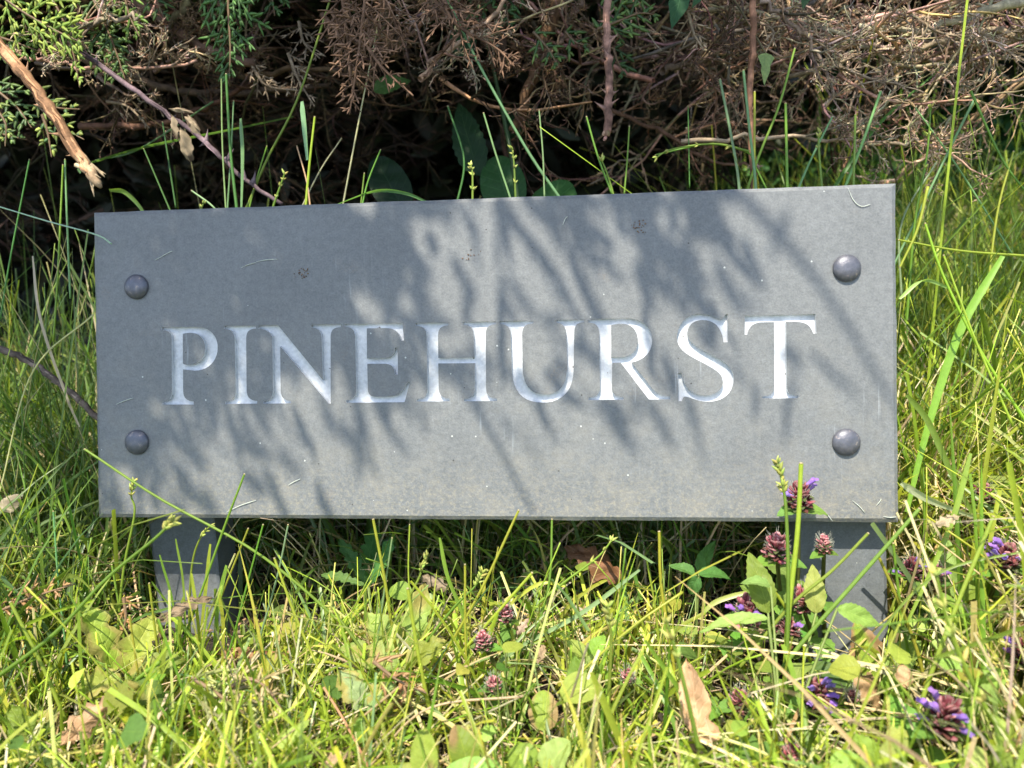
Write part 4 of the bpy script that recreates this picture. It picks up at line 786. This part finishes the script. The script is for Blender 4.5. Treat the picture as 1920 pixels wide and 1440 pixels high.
for pts, d, wp, col, kd in HB:
    p = np.array(pts, float); W_ = U(p[:, 0], p[:, 1], d+np.linspace(0, -.012, len(p))*(d > .03)); P = smoothpath(W_, 20); wm = wp*.5*(CP[2]-d)/FPX*(.8 if kd == 't' else 1.15)
    if kd == 't': tubes(g, P[None], wm*np.linspace(.85, 1.1, 20)[None], jit(col, 1, rr_, .08), 7)
    else: ribbons(g, P[None], wm*np.interp(np.linspace(0, 1, 20), [0, .15, .5, 1], [.55, 1, 1, .5])[None], nrm(np.array([[1., -.4, .4*np.sign(p[-1, 0]-p[0, 0])]])), jit(col, 1, rr_, .08), .35)
    # pale dried cut tip
    if kd == 't': blobs(g, P[0][None], nrm(P[0]-P[1])[None], .0008, wm*.9, wm*.9, np.array([(.5, .42, .26)]), 6, 2)
tag(g.build('long_grass', M_grass), 'long cut stems and blades crossing in front of and behind the sign', 'grass', None, 'stuff')

# ---------------------------------------------------------------- sedge stalks with seed heads
SG = [([(1457, 866), (1466, 900), (1474, 960), (1478, 1100), (1474, 1300)], .06, 7, 'tall yellow sedge spike overlapping the stone beside the purple flower', .36, 1.2),
      ([(252, 900), (246, 930), (252, 965), (230, 1080), (215, 1260)], .03, 4, 'sedge spike rising over the lower left corner of the stone', .22, 1.0), ([(883, 308), (886, 330), (886, 400)], -.03, 4, 'short yellow sedge spike peeping over the top edge left of middle', .7, .9),
      ([(960, 278), (964, 310), (968, 400)], -.03, 5, 'pale sedge spike over the middle of the top edge', .7, .9), ([(534, 325), (525, 350), (508, 400)], -.03, 4, 'small sedge spike by the end of the purple cane', .7, .9), ([(382, 380), (376, 400), (372, 460)], -.03, 2, 'tiny seed tip above the top left of the stone', .3, .8),
      ([(1230, 296), (1260, 280), (1340, 270), (1405, 284)], -.04, 4, 'arching sedge spike nodding left above the top edge', .8, .9), ([(1128, 300), (1140, 330), (1160, 400)], -.035, 1, 'single green seed star on a stem right of the middle', .2, 1.1),
      ([(1537, 245), (1535, 275), (1545, 400)], -.04, 3, 'seeded stem over the right part of the top edge', .5, .8), ([(1745, 200), (1738, 290), (1715, 420), (1700, 600)], -.04, 3, 'thin seeded stem above the upper right corner', .4, .9),
      ([(320, 980), (290, 1010), (200, 1085), (100, 1190), (-20, 1280)], .11, 4, 'blurred near sedge head leaning right under the left end of the stone', .12, 1.4), ([(802, 1040), (790, 1065), (785, 1085), (745, 1160), (690, 1250)], .04, 5, 'bright sedge spike under the middle of the stone', .3, 1.0),
      ([(905, 1072), (890, 1100), (850, 1140), (770, 1240)], .04, 5, 'slanting sedge spike right of the middle spike', .3, 1.0), ([(1148, 1012), (1120, 1045), (1060, 1090), (1010, 1130)], .03, 3, 'sedge with two seed stars below the stone near its middle', .4, 1.0),
      ([(1140, 1135), (1146, 1200), (1142, 1300), (1135, 1440)], .09, 4, 'near sedge stalk with one pale head in the middle foreground', .2, 1.2), ([(1755, 1075), (1775, 1160), (1800, 1230), (1850, 1330), (1900, 1400)], .15, 5, 'blurred yellow sedge head close to the camera at the right', .7, 1.3),
      ([(1250, 1165), (1275, 1250), (1310, 1400)], .14, 3, 'blurred near sedge head in the right of the middle foreground', .4, 1.2), ([(620, 1135), (640, 1165), (690, 1240), (720, 1340)], .06, 4, 'sedge spike beside the pale round weed leaves', .3, 1.0),
      ([(70, 1020), (45, 1060), (10, 1130), (-30, 1220)], .04, 4, 'sedge spike at the left edge of the grass', .3, .9), ([(1090, 1250), (1085, 1290), (1100, 1380)], .07, 4, 'drooping tan sedge spike among round leaves', .4, 1.0), ([(395, 985), (375, 1010), (360, 1060), (355, 1160), (360, 1260)], .03, 3, 'pale curved sedge in front of the left stake', .2, .8)]
for pts, d, n, lab, span, sz in SG: seedstalk(pts, d, n, lab, rr_, name='sedge_stalk', span=span, size=sz, r=.0007 if d < .05 else .0009)

# ---------------------------------------------------------------- self heal
def gbase(hd, rng, s=.02):
    x, y = hd[0]+rng.normal(0, s*.5), hd[1]+.01+abs(rng.normal(0, s)); 
    if y > -.03 and abs(x) < .24: y = min(y, -.018-(.175-hd[2])*.0)
    return np.array([x, y, gz(x, y)])
SH = [(1498, 948, .014, 1.05, 4, 'purple flowered self heal standing against the lower right of the stone', 6), (1457, 1042, .022, 1.0, 0, 'maroon self heal head without florets just below the stone', 4), (1545, 1030, .012, .62, 0, 'small brownish self heal bud in front of the right stake', 4),
      (1398, 1160, .035, 1.0, 4, 'self heal with four florets left of the right stake', 4), (1505, 1138, .025, .85, 0, 'reddish self heal head at the left edge of the right stake', 4), (1478, 1195, .03, .95, 1, 'maroon self heal head with one floret low by the right stake', 4),
      (1527, 1312, .065, .95, 8, 'self heal ringed by many violet florets in the right foreground', 4), (1765, 1362, .105, 1.1, 6, 'largest self heal nearest the camera at the lower right', 4), (1882, 1062, .01, 1.1, 9, 'self heal full of violet florets at the right edge of the photo', 4),
      (1708, 1078, -.005, .85, 3, 'left one of two small self heals beside the right stake', 2), (1748, 1090, .0, .8, 3, 'right one of two small self heals beside the right stake', 2), (1383, 1322, .07, .7, 0, 'pinkish self heal bud above the tan pointed leaf', 4),
      (908, 1212, .05, 0.66, 0, 'pink self heal bud in the middle foreground', 4), (948, 1158, .04, 0.62, 0, 'pale green and pink self heal bud behind the middle pink bud', 4), (1922, 1240, .05, 1.0, 4, 'self heal cut by the right edge low in the photo', 2), (1596, 1312, .07, .4, 0, 'tiny pink self heal bud beside the brown leaf', 4),
      (1482, 1430, .1, .7, 0, 'pink self heal bud at the bottom edge', 2), (1846, 940, -.04, .8, 0, 'dull maroon self heal head deep in the right grass', 2), (925, 1290, .07, 0.55, 0, 'greenish self heal bud below the middle pink bud', 4), (1178, 1275, .07, 0.47, 0, 'small dull self heal bud in the centre right foreground', 2)]
rf = np.random.default_rng(53)
for px, py, d, sz, nf, lab, nl in SH:
    h_ = U(px, py, d); b_ = gbase(h_, rf); self_heal(h_, b_, sz, nf, lab, rf, nl, tone=.9 if nf else (1.7 if sz < .7 else 1.15))

# ---------------------------------------------------------------- broad leaved weeds and fallen leaves, placed by where they stand
def dfor(px, py, h):
    r = wv(np.array([(px-960)/FPX, (720-py)/FPX, -1.]) @ RC); s = (h-CAMW[2])/r[2]; P = CAMW+r*s; return planar(P)[2]
def place(g, bx, by, tx, ty, wpx, sh, col, h, rng, col2=None, face=.55, curl=.35, fold=.15, crk=.02, dslope=0):
    d = dfor((bx+tx)/2, (by+ty)/2, h); d = min(d, .2); a = U(bx, by, d-dslope); b = U(tx, ty, d+dslope); toC = nrm(CAMW-(a+b)/2)
    nm = nrm(toC*face+np.array([0, 0, 1])*(1-face)+rng.normal(0, .12, 3)); return leafmesh(g, a, b-a, nm, np.linalg.norm(b-a)*1.05, wpx*(CP[2]-d)/FPX, col, rng, sh, curl, fold, crk, 22, 11, col2)
LY, LG, LP, LB = (.30, .34, .06), (.20, .28, .045), (.27, .36, .085), (.09, .16, .035)
WD = [('weed', 'yellow green crinkled weed rosette in the left foreground', [(215, 1260, 165, 1130, 52, 'lobed', LY), (235, 1262, 275, 1160, 48, 'lobed', LY), (240, 1270, 330, 1225, 45, 'lobed', LG), (235, 1275, 250, 1365, 42, 'lobed', LY), (225, 1272, 120, 1290, 45, 'lobed', LY), (245, 1275, 320, 1330, 40, 'lobed', LB)], .05),
      ('weed', 'dark green lobed weed at the far left edge', [(60, 1400, 20, 1320, 36, 'lobed', LG), (60, 1400, 95, 1330, 34, 'lobed', LB), (60, 1400, 120, 1430, 34, 'lobed', LB), (60, 1400, 0, 1430, 30, 'lobed', LG)], .04),
      ('weed', 'bright green lobed weed low in the middle, left of centre', [(760, 1240, 790, 1105, 46, 'lobed', LP), (755, 1240, 695, 1150, 48, 'lobed', LP), (760, 1245, 830, 1200, 40, 'lobed', LG), (750, 1250, 640, 1200, 42, 'lobed', LP)], .045),
      ('weed', 'pale bluish lobed leaves left of the middle foreground', [(690, 1330, 640, 1255, 42, 'lobed', (.30, .40, .16)), (690, 1335, 720, 1265, 40, 'lobed', (.27, .37, .14)), (680, 1340, 660, 1400, 36, 'lobed', LP)], .05),
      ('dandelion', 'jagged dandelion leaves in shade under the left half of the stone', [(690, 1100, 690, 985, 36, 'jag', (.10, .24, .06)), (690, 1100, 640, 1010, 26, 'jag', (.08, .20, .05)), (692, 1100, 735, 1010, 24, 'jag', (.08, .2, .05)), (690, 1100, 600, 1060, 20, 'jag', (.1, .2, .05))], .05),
      ('weed', 'round leaves with brown rims at the bottom left of centre', [(880, 1450, 862, 1365, 40, 'round', LG, (.30, .20, .09)), (800, 1460, 790, 1375, 38, 'round', LG, (.3, .2, .1)), (830, 1460, 930, 1420, 34, 'round', LP)], .05),
      ('weed', 'round green leaf cluster at the bottom centre', [(1020, 1370, 1015, 1300, 40, 'round', LY, (.34, .24, .11)), (1000, 1440, 960, 1400, 42, 'round', LG), (1020, 1450, 1060, 1390, 44, 'round', LP), (1090, 1300, 1075, 1235, 30, 'ovate', LG)], .045),
      ('weed', 'small paired leaves under the right half of the stone', [(1100, 1230, 1060, 1200, 22, 'ovate', LP), (1105, 1230, 1130, 1190, 22, 'ovate', LG), (1100, 1235, 1125, 1250, 20, 'ovate', LP), (1100, 1240, 1070, 1270, 20, 'ovate', LG)], .05),
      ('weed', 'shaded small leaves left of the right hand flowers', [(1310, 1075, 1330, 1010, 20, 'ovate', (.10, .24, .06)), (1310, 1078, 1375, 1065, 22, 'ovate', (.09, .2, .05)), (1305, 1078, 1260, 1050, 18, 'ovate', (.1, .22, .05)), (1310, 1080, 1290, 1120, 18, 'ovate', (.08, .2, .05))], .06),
      ('weed', 'broad pale leaves in front of the foot of the right stake', [(1640, 1270, 1610, 1170, 44, 'ovate', LY, (.32, .2, .1)), (1660, 1260, 1720, 1200, 40, 'ovate', LP), (1650, 1280, 1700, 1310, 36, 'ovate', LG), (1640, 1290, 1540, 1250, 26, 'ovate', LP)], .035),
      ('weed', 'leafy weed right of the right stake', [(1790, 1120, 1770, 1015, 26, 'ovate', LP), (1790, 1125, 1740, 1140, 26, 'ovate', LG), (1795, 1125, 1850, 1085, 24, 'ovate', LG), (1795, 1130, 1830, 1190, 26, 'round', LP)], .06),
      ('weed', 'leafy weed at the lower right behind the largest flower', [(1830, 1290, 1780, 1230, 30, 'round', LP), (1835, 1290, 1890, 1250, 28, 'ovate', LG), (1835, 1295, 1900, 1310, 26, 'ovate', LP), (1830, 1300, 1800, 1350, 26, 'ovate', LG)], .06),
      ('weed', 'leaves at the bottom right edge of the photo', [(1650, 1430, 1600, 1370, 28, 'ovate', LG), (1655, 1430, 1700, 1385, 28, 'ovate', LP), (1650, 1440, 1580, 1440, 28, 'round', LG), (1900, 1430, 1880, 1350, 30, 'ovate', LP), (1905, 1430, 1850, 1420, 26, 'ovate', LG)], .06),
      ('weed', 'broad smooth leaves left of the right stake', [(1440, 1150, 1415, 1040, 34, 'ovate', LG), (1440, 1160, 1310, 1155, 20, 'ovate', LP), (1445, 1100, 1395, 1075, 22, 'ovate', LP), (1530, 1150, 1525, 1060, 26, 'ovate', LP), (1570, 1140, 1655, 1170, 24, 'ovate', LP)], .085)]
rw = np.random.default_rng(61)
for nm_, lab, lv, h in WD:
    c = np.array([(l[0], l[1]) for l in lv]).mean(0); d0 = dfor(c[0], c[1], h); B0 = U(c[0], c[1], min(d0, .2)-.004); B0g = np.array([B0[0], B0[1]+.004, gz(B0[0], B0[1])])
    t = thing(nm_, lab, nm_, B0g, 'broad leaved weeds')
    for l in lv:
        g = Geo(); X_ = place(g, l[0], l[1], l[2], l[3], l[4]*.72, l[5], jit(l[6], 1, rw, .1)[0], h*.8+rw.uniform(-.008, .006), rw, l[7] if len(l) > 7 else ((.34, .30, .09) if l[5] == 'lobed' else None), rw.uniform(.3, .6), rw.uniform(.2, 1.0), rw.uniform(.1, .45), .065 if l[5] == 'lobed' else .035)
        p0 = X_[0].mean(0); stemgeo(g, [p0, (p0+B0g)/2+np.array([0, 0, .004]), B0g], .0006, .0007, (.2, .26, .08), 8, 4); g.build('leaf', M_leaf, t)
DL = [('tan curled leaf lying at the bottom left', (115, 1395, 195, 1320, 32, 'oak', (.44, .27, .15)), .035, .8), ('upright pointed tan leaf in the right of the middle foreground', (1310, 1375, 1300, 1245, 32, 'lance', (.58, .36, .19)), .05, .9),
      ('second tan leaf leaning on the foot of the pointed one', (1350, 1385, 1290, 1340, 22, 'ovate', (.54, .33, .18)), .04, .9), ('brown creased leaf right of the violet ringed flower', (1600, 1265, 1710, 1330, 34, 'oak', (.42, .27, .14)), .03, 1.2),
      ('small tan leaf tip standing behind the creased brown leaf', (1700, 1290, 1695, 1248, 15, 'ovate', (.5, .32, .17)), .045, .7), ('grey brown leaf curled against the left stake', (298, 1165, 375, 1100, 17, 'oak', (.25, .18, .11)), .06, 1.5),
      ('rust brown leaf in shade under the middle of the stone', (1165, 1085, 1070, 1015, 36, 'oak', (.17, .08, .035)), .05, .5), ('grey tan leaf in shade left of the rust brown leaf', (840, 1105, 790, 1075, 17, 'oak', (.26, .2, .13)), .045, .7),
      ('pale tan leaf caught in the grass right of the stone', (1755, 985, 1805, 960, 12, 'oak', (.42, .33, .2)), .1, .8), ('flat orange brown leaf lying below the left stake', (400, 1222, 535, 1218, 12, 'lance', (.45, .24, .12)), .02, .4),
      ('small pinkish tan leaf by the middle buds', (970, 1190, 988, 1160, 9, 'oak', (.40, .28, .19)), .05, .8), ('rolled tan leaf below the middle buds', (1008, 1245, 1022, 1205, 10, 'oak', (.38, .27, .16)), .04, 1.6),
      ('dull brown leaf in the left grass', (0, 960, 30, 930, 16, 'ovate', (.34, .28, .18)), .1, .8), ('orange shrivelled leaf low left of the middle', (740, 1330, 760, 1260, 20, 'oak', (.38, .20, .09)), .03, 1.4), ('tan leaf at the bottom edge left of the middle', (600, 1440, 650, 1405, 15, 'oak', (.42, .28, .16)), .04, 1.)]
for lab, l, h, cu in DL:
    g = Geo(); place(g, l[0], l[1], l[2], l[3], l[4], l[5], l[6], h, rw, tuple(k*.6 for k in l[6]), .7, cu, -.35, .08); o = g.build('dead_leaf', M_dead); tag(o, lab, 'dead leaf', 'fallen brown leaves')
for lab, pts, wd, c1, c2, h in (('yellowing green cypress clipping lying in the grass left of centre', [(360, 1270), (420, 1310), (470, 1350), (520, 1400)], .020, (.16, .18, .05), (.46, .46, .16), .05), ('straw coloured cypress clipping above the green one', [(400, 1310), (460, 1275), (500, 1290), (540, 1350)], .018, (.34, .26, .12), (.50, .42, .20), .055),
                           ('dead orange cypress clipping in the left grass', [(-10, 1150), (60, 1120), (140, 1095)], .014, (.34, .19, .08), (.46, .29, .13), .06), ('dead orange cypress clipping left of the middle weed', [(700, 1240), (745, 1275), (800, 1300)], .013, (.32, .18, .08), (.42, .28, .14), .045), ('small rusty cypress clipping left of the left stake', [(232, 1120), (236, 1160), (228, 1190)], .008, (.38, .2, .08), (.46, .28, .12), .05)):
    d = dfor(pts[1][0], pts[1][1], h); W_ = upx(pts, d); g = Geo(); P = flatspray(g, W_, wd, rw, c1, c2, 1.0, nrm(np.array([.1, -.8, .9])), .0010, .3); tubes(g, P[None], np.linspace(.001, .0004, 40)[None], np.array([(.25, .16, .09)]), 5); tag(g.build('cypress_clipping', M_spray), lab, 'clipping', 'cypress clippings in the grass')
# low leaves threading through the grass
g = Geo(); shp = ['ovate', 'round', 'ovate', 'lobed']
for k in range(620):
    x, y = rw.uniform(-.4, .5), rw.uniform(-.34, .0)
    if rw.random() > (.35+.65*sm(.0, .2, x)): continue
    r = math.hypot(x-CAMW[0], y-CAMW[1]); z = min(rw.uniform(.012, .055), CAMW[2]-r*.5)
    a = rw.uniform(0, 6.28); dr = np.array([math.cos(a), math.sin(a), rw.uniform(-.2, .5)]); L = rw.uniform(.008, .020); p = np.array([x, y, gz(x, y)+z])
    leafmesh(g, p, dr, np.array([rw.normal(0, .35), -.35+rw.normal(0, .3), 1]), L, L*rw.uniform(.3, .45), jit([LG, LP, LB, LY][rw.integers(4)], 1, rw, .18)[0], rw, shp[rw.integers(4)], rw.uniform(0, .8), .2, .02, 8, 5)
    stemgeo(g, [p, p*np.array([1, 1, .5])+rw.normal(0, .002, 3), np.array([x+rw.normal(0, .004), y+.004, gz(x, y)])], .0004, .0005, (.17, .2, .06), 5, 3)
for k in range(500):            # and through the right hand and left hand grass
    s = rw.random() < .75; x = rw.uniform(.24, .75) if s else rw.uniform(-.6, -.25); y = rw.uniform(-.02, .6); z = rw.uniform(.01, .10); a = rw.uniform(0, 6.28); L = rw.uniform(.010, .024)
    leafmesh(g, np.array([x, y, gz(x, y)+z]), np.array([math.cos(a), math.sin(a), .2]), np.array([rw.normal(0, .35), -.5, 1]), L, L*.38, jit([LG, LB, LB][rw.integers(3)], 1, rw, .18)[0], rw, 'ovate', .4, .2, .02, 7, 5)
tag(g.build('ground_cover', M_leaf), 'small green leaves carpeting the ground between the grass', 'ground cover', None, 'stuff')
# moss and crumbled litter on the soil
g = Geo(); n = 14000; x = rw.uniform(-.6, .65, n); y = rw.uniform(-.4, .35, n); P = np.stack([x, y, gz(x, y)+rw.uniform(-.001, .008, n)], 1); leafmass(g, P, rw, .010, .0012, (.22, .16, .09), np.array([0, 0, -.05])); tag(g.build('litter', M_straw), 'brown litter under the grass', 'litter', None, 'stuff')
# dark shrubs beyond, on the right
for lab, cx, cy, cz, sx, n, col in (('dark green shrub beyond the tall grass at the upper right', .75, 1.15, .32, .34, 5200, (.022, .075, .028)), ('mid green shrub low behind the grass right of the sign', .42, .95, .22, .22, 2600, (.05, .12, .03))):
    t = thing('shrub', lab, 'shrub', (cx, cy, gz(cx, cy))); g = Geo(); D = nrm(rw.normal(size=(n, 3)))*rw.uniform(.4, 1, (n, 1))**.5*np.array([sx, sx*.6, sx*.7]); C = np.array([cx, cy, cz])+D; C = C[C[:, 2] > gz(C[:, 0], C[:, 1])]; leafmass(g, C, rw, .03, .008, col); g.build('crown', M_leaf, t)
    g = Geo()
    for k in range(6): e = np.array([cx, cy, cz])+rw.normal(0, sx*.35, 3); stemgeo(g, [(cx, cy, gz(cx, cy)), (e+np.array([cx, cy, gz(cx, cy)]))/2+rw.normal(0, .02, 3), e], .006, .002, (.09, .06, .04), 8)
    g.build('stem', M_twig, t)
